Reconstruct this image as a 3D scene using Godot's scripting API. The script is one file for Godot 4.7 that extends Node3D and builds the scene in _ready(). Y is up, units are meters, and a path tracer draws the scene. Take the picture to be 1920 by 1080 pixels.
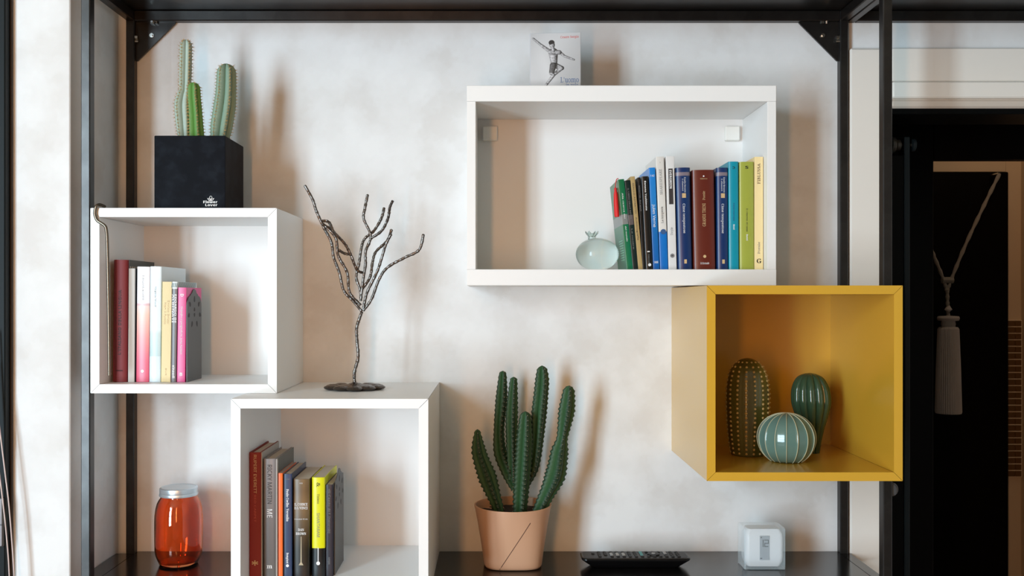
extends Node3D
# A black steel rack against a plastered wall, with box shelves, books, cacti and ceramics.
# Metres; x runs right from the eye's axis, y is given from eye level (EYE above the floor), the wall face is z = 0.

const EYE := 1.4
const RIGHT_WALL := 2.6
const LEFT_WALL := -2.485
const FRONT_WALL := 3.95
const FLOOR := -1.4
const CEILING := 1.3
const BOARD := -0.5406     # top of the black shelf board
const LIFT := 0.0004       # hair's breadth between a thing and what it stands on

var mats := {}
var names := {}
var rng := RandomNumberGenerator.new()


func _ready() -> void:
	rng.seed = 7
	# ---- camera
	var cam := Camera3D.new()
	cam.name = "camera"
	var near := 0.05
	cam.set_frustum(1080.0 / 1833.0 * near, Vector2(30.0, 20.0) / 1833.0 * near, near, 60.0)
	cam.position = Vector3(0, EYE, 2.094)
	add_child(cam)
	cam.current = true
	# ---- sky and exposure
	var env := Environment.new()
	env.background_mode = Environment.BG_SKY
	var sky := Sky.new()
	var psm := ProceduralSkyMaterial.new()
	psm.sky_top_color = Color(0.45, 0.6, 0.85)
	psm.sky_horizon_color = Color(0.85, 0.9, 0.97)
	psm.ground_bottom_color = Color(0.35, 0.33, 0.3)
	psm.ground_horizon_color = Color(0.6, 0.6, 0.6)
	psm.sky_energy_multiplier = 1.0
	sky.sky_material = psm
	env.sky = sky
	env.tonemap_mode = Environment.TONE_MAPPER_LINEAR
	env.tonemap_exposure = 1.0
	env.sdfgi_enabled = true
	env.ssao_enabled = true
	env.ssil_enabled = true
	var we := WorldEnvironment.new()
	we.name = "world_environment"
	we.environment = env
	add_child(we)
	# ---- daylight through the window in the slanting corner wall, behind the eye: [near and far side of its middle, bottom, top, panes across, panes up, colour, energy]
	var windows := [
		[-0.36, 0.36, -1.1, 1.1, 2, 3, Color(0.815, 0.922, 0.985), 14.6],
	]
	for w in windows:
		var n: int = w[4] * w[5]
		var pw: float = (w[1] - w[0]) / w[4]
		var ph: float = (w[3] - w[2]) / w[5]
		for i in w[4]:
			for j in w[5]:
				var l := AreaLight3D.new()
				l.name = "window_daylight"
				l.area_size = Vector2(pw - 0.07, ph - 0.07)
				l.light_color = w[6]
				l.light_energy = w[7] / n
				l.shadow_enabled = true
				l.set("area_range", 12.0)
				l.set("area_attenuation", 2.0)
				l.transform = bay() * Transform3D(Basis(Vector3.UP, PI), Vector3(w[0] + pw * (i + 0.5), EYE + w[2] + ph * (j + 0.5), 0.02))
				add_child(l, true)
	# ---- the warm column lamp that stands behind the eye
	var glow := AreaLight3D.new()
	glow.name = "column_lamp_light"
	glow.area_size = Vector2(0.12, 1.3)
	glow.light_color = Color(1.0, 0.69, 0.405)
	glow.light_energy = 1.1
	glow.shadow_enabled = true
	glow.set("area_range", 12.0)
	glow.set("area_attenuation", 2.0)
	glow.position = Vector3(-0.40, EYE - 0.05, 2.345)
	add_child(glow)
	var corridor := OmniLight3D.new()  # added light out of view, brightens the far wall of the passage
	corridor.name = "added_corridor_light"
	corridor.light_color = Color(1.0, 0.87, 0.72)
	corridor.light_energy = 0.075
	corridor.light_size = 0.06
	corridor.omni_range = 8.0
	corridor.omni_attenuation = 2.0
	corridor.shadow_enabled = true
	corridor.position = Vector3(1.7, EYE + 0.82, -0.85)
	add_child(corridor)

	make_materials()
	build_room(windows)
	build_corridor()
	build_rack()
	build_boxes()
	build_black_planter()
	build_rod_hook()
	build_wire_tree()
	build_upper_books()
	build_wall_books()
	build_lower_books()
	build_small_book()
	build_pomegranate()
	build_ceramics()
	build_jar()
	build_terracotta_cactus()
	build_remote()
	build_thermostat()
	build_left_edge()
	build_column_lamp()


# ------------------------------------------------------------------ shapes
class Shape:
	var p := PackedVector3Array()
	var c := PackedColorArray()
	var uv := PackedVector2Array()
	var crease := 40.0

	func add(t: PackedVector3Array, col := PackedColorArray(), uvs := PackedVector2Array()) -> void:
		# triangles in one consistent order; turned round if they face inwards (front faces run clockwise)
		var mid := Vector3.ZERO
		for q in t:
			mid += q
		mid /= maxf(t.size(), 1)
		var vol := 0.0
		for i in range(0, t.size(), 3):
			vol += (t[i] - mid).dot((t[i + 1] - mid).cross(t[i + 2] - mid))
		var turn := vol > 0.0
		for i in range(0, t.size(), 3):
			for k in ([0, 2, 1] if turn else [0, 1, 2]):
				p.append(t[i + k])
				c.append(col[i + k] if col.size() else Color.WHITE)
				uv.append(uvs[i + k] if uvs.size() else Vector2.ZERO)

	func tri_out(a: Vector3, b: Vector3, d: Vector3, mid: Vector3) -> void:
		if (b - a).cross(d - a).dot((a + b + d) / 3.0 - mid) > 0.0:
			p.append_array([a, d, b])
		else:
			p.append_array([a, b, d])
		for i in 3:
			c.append(Color.WHITE)
			uv.append(Vector2.ZERO)

	func box(mid: Vector3, size: Vector3, bevel := 0.001) -> void:
		var h := size / 2.0
		var b := minf(bevel, minf(h.x, minf(h.y, h.z)) * 0.8)
		var pt := func(s: Vector3, axis: int) -> Vector3:
			var q := Vector3(s.x * (h.x - b), s.y * (h.y - b), s.z * (h.z - b))
			q[axis] = s[axis] * h[axis]
			return mid + q
		for axis in 3:
			var u := (axis + 1) % 3
			var v := (axis + 2) % 3
			for sg in [-1.0, 1.0]:
				var q := []
				for e in [[-1, -1], [1, -1], [1, 1], [-1, 1]]:
					var s := Vector3.ZERO
					s[axis] = sg
					s[u] = e[0]
					s[v] = e[1]
					q.append(pt.call(s, axis))
				tri_out(q[0], q[1], q[2], mid)
				tri_out(q[0], q[2], q[3], mid)
			if b <= 0.0:
				continue
			for e in [[-1, -1], [1, -1], [1, 1], [-1, 1]]:
				var s0 := Vector3.ZERO
				var s1 := Vector3.ZERO
				s0[axis] = -1
				s1[axis] = 1
				s0[u] = e[0]
				s1[u] = e[0]
				s0[v] = e[1]
				s1[v] = e[1]
				var a0: Vector3 = pt.call(s0, u)
				var a1: Vector3 = pt.call(s1, u)
				var b0: Vector3 = pt.call(s0, v)
				var b1: Vector3 = pt.call(s1, v)
				tri_out(a0, a1, b1, mid)
				tri_out(a0, b1, b0, mid)
		if b > 0.0:
			for i in 8:
				var s := Vector3(-1 if i & 1 else 1, -1 if i & 2 else 1, -1 if i & 4 else 1)
				tri_out(pt.call(s, 0), pt.call(s, 1), pt.call(s, 2), mid)

	func span(lo: Vector3, hi: Vector3, bevel := 0.001) -> void:
		box((lo + hi) / 2.0, hi - lo, bevel)

	func skin(rings: Array, caps := true, wrap := false, cols := []) -> void:
		var t := PackedVector3Array()
		var tc := PackedColorArray()
		var n: int = rings[0].size()
		var m := rings.size()
		for i in (m if wrap else m - 1):
			var a: PackedVector3Array = rings[i]
			var b: PackedVector3Array = rings[(i + 1) % m]
			for j in n:
				var k := (j + 1) % n
				t.append_array([a[j], b[j], b[k], a[j], b[k], a[k]])
				if cols.size():
					var ca: PackedColorArray = cols[i]
					var cb: PackedColorArray = cols[(i + 1) % m]
					tc.append_array([ca[j], cb[j], cb[k], ca[j], cb[k], ca[k]])
		if caps and not wrap:
			for e in [0, m - 1]:
				var r: PackedVector3Array = rings[e]
				var mid := Vector3.ZERO
				for q in r:
					mid += q
				mid /= n
				for j in n:
					var k := (j + 1) % n
					t.append_array([mid, r[j], r[k]] if e == 0 else [mid, r[k], r[j]])
					if cols.size():
						var cr: PackedColorArray = cols[e]
						tc.append_array([cr[j], cr[j], cr[k]] if e == 0 else [cr[j], cr[k], cr[j]])
		add(t, tc)

	func lathe(profile: Array, segs := 32, wrap := false, at := Vector3.ZERO) -> void:
		# profile: [radius, height] from the bottom up; wrapped profiles are shells
		var rings := []
		for e in profile:
			var r := PackedVector3Array()
			for j in segs:
				var a := TAU * j / segs
				r.append(at + Vector3(e[0] * cos(a), e[1], e[0] * sin(a)))
			rings.append(r)
		skin(rings, true, wrap)

	func tube(pts: Array, radius, sides := 8) -> void:
		var rings := []
		var frames := Shape.frames(pts)
		for i in pts.size():
			var rad: float = radius[i] if radius is Array or radius is PackedFloat32Array else radius
			var r := PackedVector3Array()
			for j in sides:
				var a := TAU * j / sides
				r.append(pts[i] + (frames[i][0] * cos(a) + frames[i][1] * sin(a)) * rad)
			rings.append(r)
		skin(rings)

	static func frames(pts: Array) -> Array:
		var out := []
		var n: Vector3
		for i in pts.size():
			var tan: Vector3 = (pts[mini(i + 1, pts.size() - 1)] - pts[maxi(i - 1, 0)]).normalized()
			if i == 0:
				n = tan.cross(Vector3(0, 0, 1) if absf(tan.z) < 0.8 else Vector3(0, 1, 0)).normalized()
			else:
				n = (n - tan * n.dot(tan)).normalized()
			out.append([n, tan.cross(n)])
		return out

	func prism(poly: PackedVector2Array, z0: float, z1: float) -> void:
		var idx := Geometry2D.triangulate_polygon(poly)
		var t := PackedVector3Array()
		var q := poly
		if not Geometry2D.is_polygon_clockwise(poly):
			q = poly.duplicate()
			q.reverse()
			idx = Geometry2D.triangulate_polygon(q)
		for i in range(0, idx.size(), 3):
			var a := q[idx[i]]
			var b := q[idx[i + 1]]
			var d := q[idx[i + 2]]
			if (b - a).cross(d - a) > 0.0:
				var s := b
				b = d
				d = s
			# a, b, d now run clockwise seen from +z
			t.append_array([Vector3(a.x, a.y, z1), Vector3(b.x, b.y, z1), Vector3(d.x, d.y, z1)])
			t.append_array([Vector3(a.x, a.y, z0), Vector3(d.x, d.y, z0), Vector3(b.x, b.y, z0)])
		for i in q.size():
			var a := q[i]
			var b := q[(i + 1) % q.size()]
			t.append_array([Vector3(a.x, a.y, z1), Vector3(a.x, a.y, z0), Vector3(b.x, b.y, z0)])
			t.append_array([Vector3(a.x, a.y, z1), Vector3(b.x, b.y, z0), Vector3(b.x, b.y, z1)])
		add(t)

	func moved(by: Transform3D) -> void:
		for i in p.size():
			p[i] = by * p[i]

	func mesh() -> ArrayMesh:
		var fn := PackedVector3Array()
		var at := {}
		var nf := p.size() / 3
		fn.resize(nf)
		var normals := PackedVector3Array()
		normals.resize(p.size())
		var keys := []
		keys.resize(p.size())
		for f in nf:
			fn[f] = -(p[f * 3 + 1] - p[f * 3]).cross(p[f * 3 + 2] - p[f * 3])
			if crease > 0.0:
				for k in 3:
					var key := Vector3i((p[f * 3 + k] * 50000.0).round())
					keys[f * 3 + k] = key
					if not at.has(key):
						at[key] = []
					at[key].append(f)
		var limit := cos(deg_to_rad(crease))
		for f in nf:
			var own := fn[f].normalized()
			for k in 3:
				var s := Vector3.ZERO
				if crease > 0.0:
					for g in at[keys[f * 3 + k]]:
						if fn[g].normalized().dot(own) >= limit:
							s += fn[g]
				normals[f * 3 + k] = s.normalized() if s.length_squared() > 0.0 else own if own.length_squared() > 0.5 else Vector3.UP
		var arrays := []
		arrays.resize(Mesh.ARRAY_MAX)
		arrays[Mesh.ARRAY_VERTEX] = p
		arrays[Mesh.ARRAY_NORMAL] = normals
		arrays[Mesh.ARRAY_COLOR] = c
		arrays[Mesh.ARRAY_TEX_UV] = uv
		var m := ArrayMesh.new()
		m.add_surface_from_arrays(Mesh.PRIMITIVE_TRIANGLES, arrays)
		return m


func shape(crease := 40.0) -> Shape:
	var s := Shape.new()
	s.crease = crease
	return s


func smooth(pts: Array, per := 6) -> Array:
	# Catmull-Rom through Vector3 points
	var out := []
	for i in pts.size() - 1:
		var a: Vector3 = pts[maxi(i - 1, 0)]
		var b: Vector3 = pts[i]
		var d: Vector3 = pts[i + 1]
		var e: Vector3 = pts[mini(i + 2, pts.size() - 1)]
		for k in per:
			out.append(b.cubic_interpolate(d, a, e, float(k) / per))
	out.append(pts[-1])
	return out


func flat(pts: Array, z := 0.0, dz := 0.0) -> Array:
	# [x, y] pairs to points, z running from z to z + dz
	var out := []
	for i in pts.size():
		out.append(Vector3(pts[i][0], pts[i][1], z + dz * i / maxf(pts.size() - 1, 1)))
	return out


func rounded(hx: float, hz: float, r: float, y: float, at := Vector3.ZERO, seg := 5) -> PackedVector3Array:
	# a rectangle with round corners, lying at height y
	var out := PackedVector3Array()
	for q in 4:
		var cx := (hx - r) * (1 if q == 0 or q == 3 else -1)
		var cz := (hz - r) * (1 if q < 2 else -1)
		for k in seg + 1:
			var a := PI / 2 * (q + float(k) / seg)
			out.append(at + Vector3(cx + r * cos(a), y, cz + r * sin(a)))
	return out


# ------------------------------------------------------------------ things and parts
func numbered(called: String) -> String:
	if not names.has(called):
		names[called] = 0
		return called
	names[called] += 1
	return "%s_%03d" % [called, names[called]]


func thing(called: String, label: String, category: String, at: Vector3, group := "") -> Node3D:
	var o := Node3D.new()
	o.name = numbered(called)
	add_child(o, true)
	o.position = at + Vector3(0, EYE, 0)
	o.set_meta("label", label)
	o.set_meta("category", category)
	if group:
		o.set_meta("group", group)
	return o


func part(parent: Node3D, called: String, s, material: Material, at := Vector3.ZERO) -> MeshInstance3D:
	var o := MeshInstance3D.new()
	o.name = called
	o.mesh = s.mesh() if s is Shape else s
	o.material_override = material
	o.position = at
	parent.add_child(o, true)
	return o


func stuff(o: Node3D) -> Node3D:
	o.set_meta("kind", "stuff")
	return o


func structure(called: String, s: Shape, material: Material) -> MeshInstance3D:
	var o := MeshInstance3D.new()
	o.name = called
	o.mesh = s.mesh()
	o.material_override = material
	o.position.y = EYE
	o.set_meta("kind", "structure")
	add_child(o, true)
	return o


func text(parent: Node3D, called: String, words: String, cap: float, at: Vector3, turn: float, material: Material, longest := 0.0, font := "Droid Serif", bold := false) -> MeshInstance3D:
	var tm := TextMesh.new()
	var f := SystemFont.new()
	f.font_names = PackedStringArray([font])
	f.font_weight = 700 if bold else 400
	tm.font = f
	tm.text = words
	tm.font_size = 32
	tm.pixel_size = cap / (0.7 * 32.0)
	tm.depth = 0.0003
	tm.curve_step = 2.0
	tm.material = material
	var o := MeshInstance3D.new()
	o.name = called
	o.mesh = tm
	o.position = at
	o.rotation_degrees.z = turn
	var long := tm.get_aabb().size.x
	if longest > 0.0 and long > 0.0:
		o.scale.x = longest / long
	parent.add_child(o, true)
	return o


# ------------------------------------------------------------------ materials
func mat(called: String, color: Color, rough := 0.5, metal := 0.0, spec := 0.5) -> StandardMaterial3D:
	if mats.has(called):
		return mats[called]
	var m := StandardMaterial3D.new()
	m.resource_name = called
	m.albedo_color = color
	m.roughness = rough
	m.metallic = metal
	m.metallic_specular = spec
	mats[called] = m
	return m


func noise_tex(freq: float, octaves: int, seed_: int, ramp: Array, size := 512, kind := FastNoiseLite.TYPE_SIMPLEX_SMOOTH, normal := false) -> NoiseTexture2D:
	var n := FastNoiseLite.new()
	n.noise_type = kind
	n.frequency = freq
	n.fractal_octaves = octaves
	n.seed = seed_
	n.domain_warp_enabled = octaves > 3
	n.domain_warp_amplitude = 30.0
	var t := NoiseTexture2D.new()
	t.width = size
	t.height = size
	t.seamless = true
	t.noise = n
	t.as_normal_map = normal
	if normal:
		t.bump_strength = 4.0
	if ramp.size():
		var g := Gradient.new()
		var offs := PackedFloat32Array()
		var cols := PackedColorArray()
		for e in ramp:
			offs.append(e[0])
			cols.append(e[1])
		g.offsets = offs
		g.colors = cols
		t.color_ramp = g
	return t


func triplanar(m: StandardMaterial3D, per_metre: float) -> void:
	m.uv1_triplanar = true
	m.uv1_world_triplanar = true
	m.uv1_scale = Vector3.ONE * per_metre


func make_materials() -> void:
	var pl := mat("plaster", Color.WHITE, 1.0, 0.0, 0.2)
	pl.albedo_texture = noise_tex(0.006, 5, 3, [[0.2, Color(0.86, 0.85, 0.838)], [0.5, Color(0.893, 0.89, 0.885)], [0.8, Color(0.915, 0.915, 0.912)]], 1024)
	pl.roughness_texture = noise_tex(0.008, 5, 9, [[0.2, Color(0.54, 0.54, 0.54)], [0.8, Color(0.66, 0.66, 0.66)]], 512)
	triplanar(pl, 0.9)
	mat("ceiling", Color(0.8, 0.72, 0.61), 0.9)
	mat("room_paint", Color(0.63, 0.55, 0.46), 0.9)
	mat("pale_paint", Color(0.9, 0.88, 0.85), 0.9)
	var fl := mat("floor", Color.WHITE, 0.5)
	fl.albedo_texture = noise_tex(0.01, 4, 5, [[0.2, Color(0.42, 0.29, 0.19)], [0.8, Color(0.55, 0.4, 0.28)]], 512)
	triplanar(fl, 0.6)
	mat("trim", Color(0.93, 0.905, 0.87), 0.4)
	mat("aluminium", Color(0.82, 0.77, 0.72), 0.35, 0.15)
	mat("dark_wood", Color(0.03, 0.02, 0.02), 0.5, 0.0, 0.2)
	mat("black_panel", Color(0.015, 0.018, 0.02), 0.4, 0.0, 0.2)
	mat("black_edge", Color(0.07, 0.09, 0.095), 0.5, 0.0, 0.3)
	mat("tile", Color(0.4, 0.29, 0.17), 0.35)
	mat("grout", Color(0.95, 0.9, 0.82), 0.9)
	mat("corridor_paint", Color(0.82, 0.74, 0.64), 0.8)
	mat("window_glass", Color(1, 1, 1, 0.05), 0.02).transparency = BaseMaterial3D.TRANSPARENCY_ALPHA
	var st := mat("steel", Color.WHITE, 0.33, 0.85)
	st.albedo_texture = noise_tex(0.02, 4, 14, [[0.2, Color(0.235, 0.225, 0.22)], [0.8, Color(0.27, 0.26, 0.255)]], 256)
	triplanar(st, 3.0)
	mat("bolt", Color(0.8, 0.8, 0.78), 0.25, 1.0)
	var bd := mat("board", Color(0.055, 0.05, 0.052), 0.22, 0.0, 0.62)
	bd.roughness_texture = noise_tex(0.02, 3, 21, [[0.0, Color(0.7, 0.7, 0.7)], [1.0, Color(1, 1, 1)]], 256)
	bd.roughness = 0.2
	triplanar(bd, 2.0)
	mat("white_lacquer", Color(0.93, 0.93, 0.925), 0.4)
	mat("white_inside", Color(0.92, 0.915, 0.905), 0.45)
	var ye := mat("yellow_lacquer", Color(0.83, 0.64, 0.2), 0.3)
	ye.clearcoat_enabled = true
	ye.clearcoat = 0.8
	ye.clearcoat_roughness = 0.18
	mat("bracket", Color(0.93, 0.925, 0.9), 0.4)
	var pot := mat("black_pot", Color.WHITE, 0.55, 0.0, 0.16)
	pot.albedo_texture = noise_tex(0.02, 4, 33, [[0.35, Color(0.06, 0.068, 0.09)], [0.75, Color(0.095, 0.11, 0.135)]], 256)
	triplanar(pot, 5.0)
	mat("soil", Color(0.16, 0.12, 0.09), 0.95)
	mat("print_white", Color(0.92, 0.92, 0.92), 0.6)
	mat("print_black", Color(0.06, 0.055, 0.06), 0.6)
	mat("print_grey", Color(0.5, 0.5, 0.5), 0.6)
	mat("print_dark", Color(0.2, 0.18, 0.18), 0.6)
	mat("print_gold", Color(0.8, 0.68, 0.5), 0.5)
	mat("print_red", Color(0.8, 0.25, 0.25), 0.6)
	mat("print_blue", Color(0.18, 0.33, 0.52), 0.6)
	mat("print_maroon", Color(0.2, 0.05, 0.06), 0.6)
	mat("pages", Color(0.8, 0.74, 0.66), 0.9)
	mat("pages_grey", Color(0.72, 0.68, 0.64), 0.9)
	var cv := mat("cover_gloss", Color.WHITE, 0.33)
	cv.vertex_color_use_as_albedo = true
	var cm := mat("cover_matt", Color.WHITE, 0.6)
	cm.vertex_color_use_as_albedo = true
	mat("bookend_metal", Color(0.36, 0.36, 0.36), 0.55, 0.1)
	mat("rod", Color(0.47, 0.435, 0.39), 0.33, 1.0)
	var ir := mat("iron", Color(0.4, 0.37, 0.35), 0.34, 1.0)
	ir.normal_enabled = true
	ir.normal_texture = noise_tex(0.05, 3, 41, [], 256, FastNoiseLite.TYPE_CELLULAR, true)
	ir.normal_scale = 1.0
	triplanar(ir, 8.0)
	var cg := mat("cactus_pale", Color.WHITE, 0.6)
	cg.vertex_color_use_as_albedo = true
	mat("spine_gold", Color(0.78, 0.64, 0.42), 0.7)
	mat("spine_dark", Color(0.62, 0.55, 0.45), 0.7)
	mat("terracotta", Color(0.785, 0.61, 0.485), 0.55)
	mat("seam", Color(0.32, 0.2, 0.14), 0.8)
	var g := mat("glaze_olive", Color(0.27, 0.28, 0.09), 0.12)
	g.clearcoat_enabled = true
	mat("glaze_dot", Color(0.72, 0.62, 0.4), 0.3)
	mat("glaze_green", Color(0.2, 0.285, 0.205), 0.12)
	mat("glaze_celadon", Color(0.36, 0.475, 0.44), 0.14)
	mat("glaze_rib", Color(0.75, 0.74, 0.62), 0.3)
	var jr := mat("amber_glass", Color(1.0, 0.6, 0.38, 0.0), 0.02)
	jr.transparency = BaseMaterial3D.TRANSPARENCY_ALPHA
	jr.refraction_enabled = true
	jr.refraction_scale = 0.05
	mat("lid_tin", Color(0.8, 0.83, 0.85), 0.34, 0.75)
	var pg := mat("frosted_glass", Color(0.93, 0.97, 0.955, 0.12), 0.18)
	pg.transparency = BaseMaterial3D.TRANSPARENCY_ALPHA
	pg.refraction_enabled = true
	pg.refraction_scale = 0.04
	mat("acrylic", Color(0.9, 0.97, 1.0, 0.24), 0.03).transparency = BaseMaterial3D.TRANSPARENCY_ALPHA
	mat("device_white", Color(0.93, 0.94, 0.95), 0.35)
	mat("lcd", Color(0.62, 0.645, 0.67), 0.3)
	mat("lcd_ink", Color(0.06, 0.09, 0.13), 0.5)
	mat("remote_black", Color(0.035, 0.035, 0.04), 0.35)
	mat("remote_face", Color(0.13, 0.125, 0.125), 0.5)
	mat("button_dark", Color(0.05, 0.05, 0.055), 0.5)
	mat("button_grey", Color(0.62, 0.62, 0.62), 0.5)
	mat("button_teal", Color(0.35, 0.6, 0.6), 0.5)
	mat("tassel_red", Color(0.85, 0.13, 0.12), 0.6)
	mat("cord_grey", Color(0.55, 0.54, 0.53), 0.9)
	mat("tassel_grey", Color(0.72, 0.71, 0.72), 0.95)
	mat("cable", Color(0.82, 0.74, 0.72), 0.5)
	mat("switch_grey", Color(0.62, 0.63, 0.66), 0.45)
	mat("rubber", Color(0.3, 0.3, 0.3), 0.4)


# ------------------------------------------------------------------ setting
func wall_grid(s: Shape, xs: Array, ys: Array, z0: float, z1: float, holes: Array) -> void:
	# boxes between the grid lines, except the cells [column, row] in holes
	for i in xs.size() - 1:
		for j in ys.size() - 1:
			if not holes.has([i, j]):
				s.span(Vector3(xs[i], ys[j], z0), Vector3(xs[i + 1], ys[j + 1], z1), 0.0)


func bay() -> Transform3D:
	# the slanting wall across the room's corner: x along it, z into the room
	var n := Vector3(1.4, 0, -1).normalized()
	return Transform3D(Basis(Vector3(-1, 0, -1.4).normalized(), Vector3.UP, n), Vector3(-1.95, 0, 3.2))


func build_room(windows: Array) -> void:
	var pl: Material = mats.plaster
	var s := shape(0)
	wall_grid(s, [LEFT_WALL, 0.835, 1.55, RIGHT_WALL], [FLOOR, 0.406, CEILING], -0.12, 0.0, [[1, 0]])
	structure("wall_back", s, pl)
	s = shape(0)
	s.span(Vector3(LEFT_WALL, FLOOR, 0.0), Vector3(-0.809, CEILING, 0.237), 0.002)
	structure("wall_pillar", s, pl)
	var w0: Array = windows[0]
	s = shape(0)
	wall_grid(s, [-0.92, w0[0], w0[1], 0.92], [FLOOR, w0[2], w0[3], CEILING], -0.12, 0.0, [[1, 1]])
	s.moved(bay())
	structure("wall_bay", s, mats.room_paint)
	s = shape(0)
	s.span(Vector3(LEFT_WALL - 0.12, FLOOR, -0.12), Vector3(LEFT_WALL, CEILING, 2.47), 0.0)
	structure("wall_left", s, mats.room_paint)
	s = shape(0)
	s.span(Vector3(RIGHT_WALL, FLOOR, -1.5), Vector3(RIGHT_WALL + 0.12, CEILING, FRONT_WALL + 0.15), 0.0)
	structure("wall_right", s, mats.pale_paint)
	s = shape(0)
	s.span(Vector3(-1.43, FLOOR, FRONT_WALL), Vector3(RIGHT_WALL, CEILING, FRONT_WALL + 0.15), 0.0)
	structure("wall_front", s, mats.room_paint)
	s = shape(0)
	s.span(Vector3(LEFT_WALL - 0.12, FLOOR - 0.1, -1.6), Vector3(RIGHT_WALL + 0.12, FLOOR, FRONT_WALL + 0.15), 0.0)
	structure("floor", s, mats.floor)
	s = shape(0)
	s.span(Vector3(LEFT_WALL - 0.12, CEILING, -1.6), Vector3(RIGHT_WALL + 0.12, CEILING + 0.1, FRONT_WALL + 0.15), 0.0)
	structure("ceiling", s, mats.ceiling)
	var k := 0
	for w in windows:
		k += 1
		s = shape(0)
		var z := -0.06
		var t := 0.045
		for x in [w[0] + t / 2, w[1] - t / 2]:
			s.box(Vector3(x, (w[2] + w[3]) / 2, z), Vector3(t, w[3] - w[2], 0.06), 0.003)
		for y in [w[2] + t / 2, w[3] - t / 2]:
			s.box(Vector3((w[0] + w[1]) / 2, y, z), Vector3(w[1] - w[0], t, 0.06), 0.003)
		for i in range(1, w[4]):
			s.box(Vector3(lerpf(w[0], w[1], float(i) / w[4]), (w[2] + w[3]) / 2, z), Vector3(t, w[3] - w[2], 0.05), 0.003)
		for j in range(1, w[5]):
			s.box(Vector3((w[0] + w[1]) / 2, lerpf(w[2], w[3], float(j) / w[5]), z), Vector3(w[1] - w[0], t, 0.05), 0.003)
		s.moved(bay())
		var f := structure("window_%d" % k, s, mats.trim)
		var pane := shape(0)
		pane.box(Vector3((w[0] + w[1]) / 2, (w[2] + w[3]) / 2, z), Vector3(w[1] - w[0] - 0.02, w[3] - w[2] - 0.02, 0.004), 0.0)
		pane.moved(bay())
		part(f, "pane", pane, mats.window_glass)
	# the doorway's casing, to the right of the rack
	s = shape()
	s.span(Vector3(0.753, FLOOR, 0.0), Vector3(0.842, 0.533, 0.016), 0.004)
	structure("trim_1", s, mats.trim)
	s = shape()
	s.span(Vector3(1.551, FLOOR, 0.0), Vector3(1.62, 0.4255, 0.016), 0.004)
	structure("trim_7", s, mats.trim)
	s = shape()
	s.span(Vector3(0.842, 0.4625, 0.0), Vector3(1.62, 0.533, 0.016), 0.002)
	structure("trim_2", s, mats.trim)
	s = shape()
	s.span(Vector3(0.842, 0.426, 0.0), Vector3(1.62, 0.4615, 0.02), 0.003)
	structure("trim_3", s, mats.trim)
	s = shape()
	s.span(Vector3(0.842, 0.406, -0.03), Vector3(1.5505, 0.4245, 0.012), 0.004)
	s.span(Vector3(0.842, 0.4235, -0.02), Vector3(1.5505, 0.4262, 0.008), 0.0)
	structure("trim_4", s, mats.aluminium)
	s = shape()
	s.span(Vector3(0.8355, 0.394, -0.119), Vector3(1.5495, 0.4058, 0.007), 0.001)  # black plate added so the underside of the opening stays in shade
	structure("trim_6", s, mats.black_panel)


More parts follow.
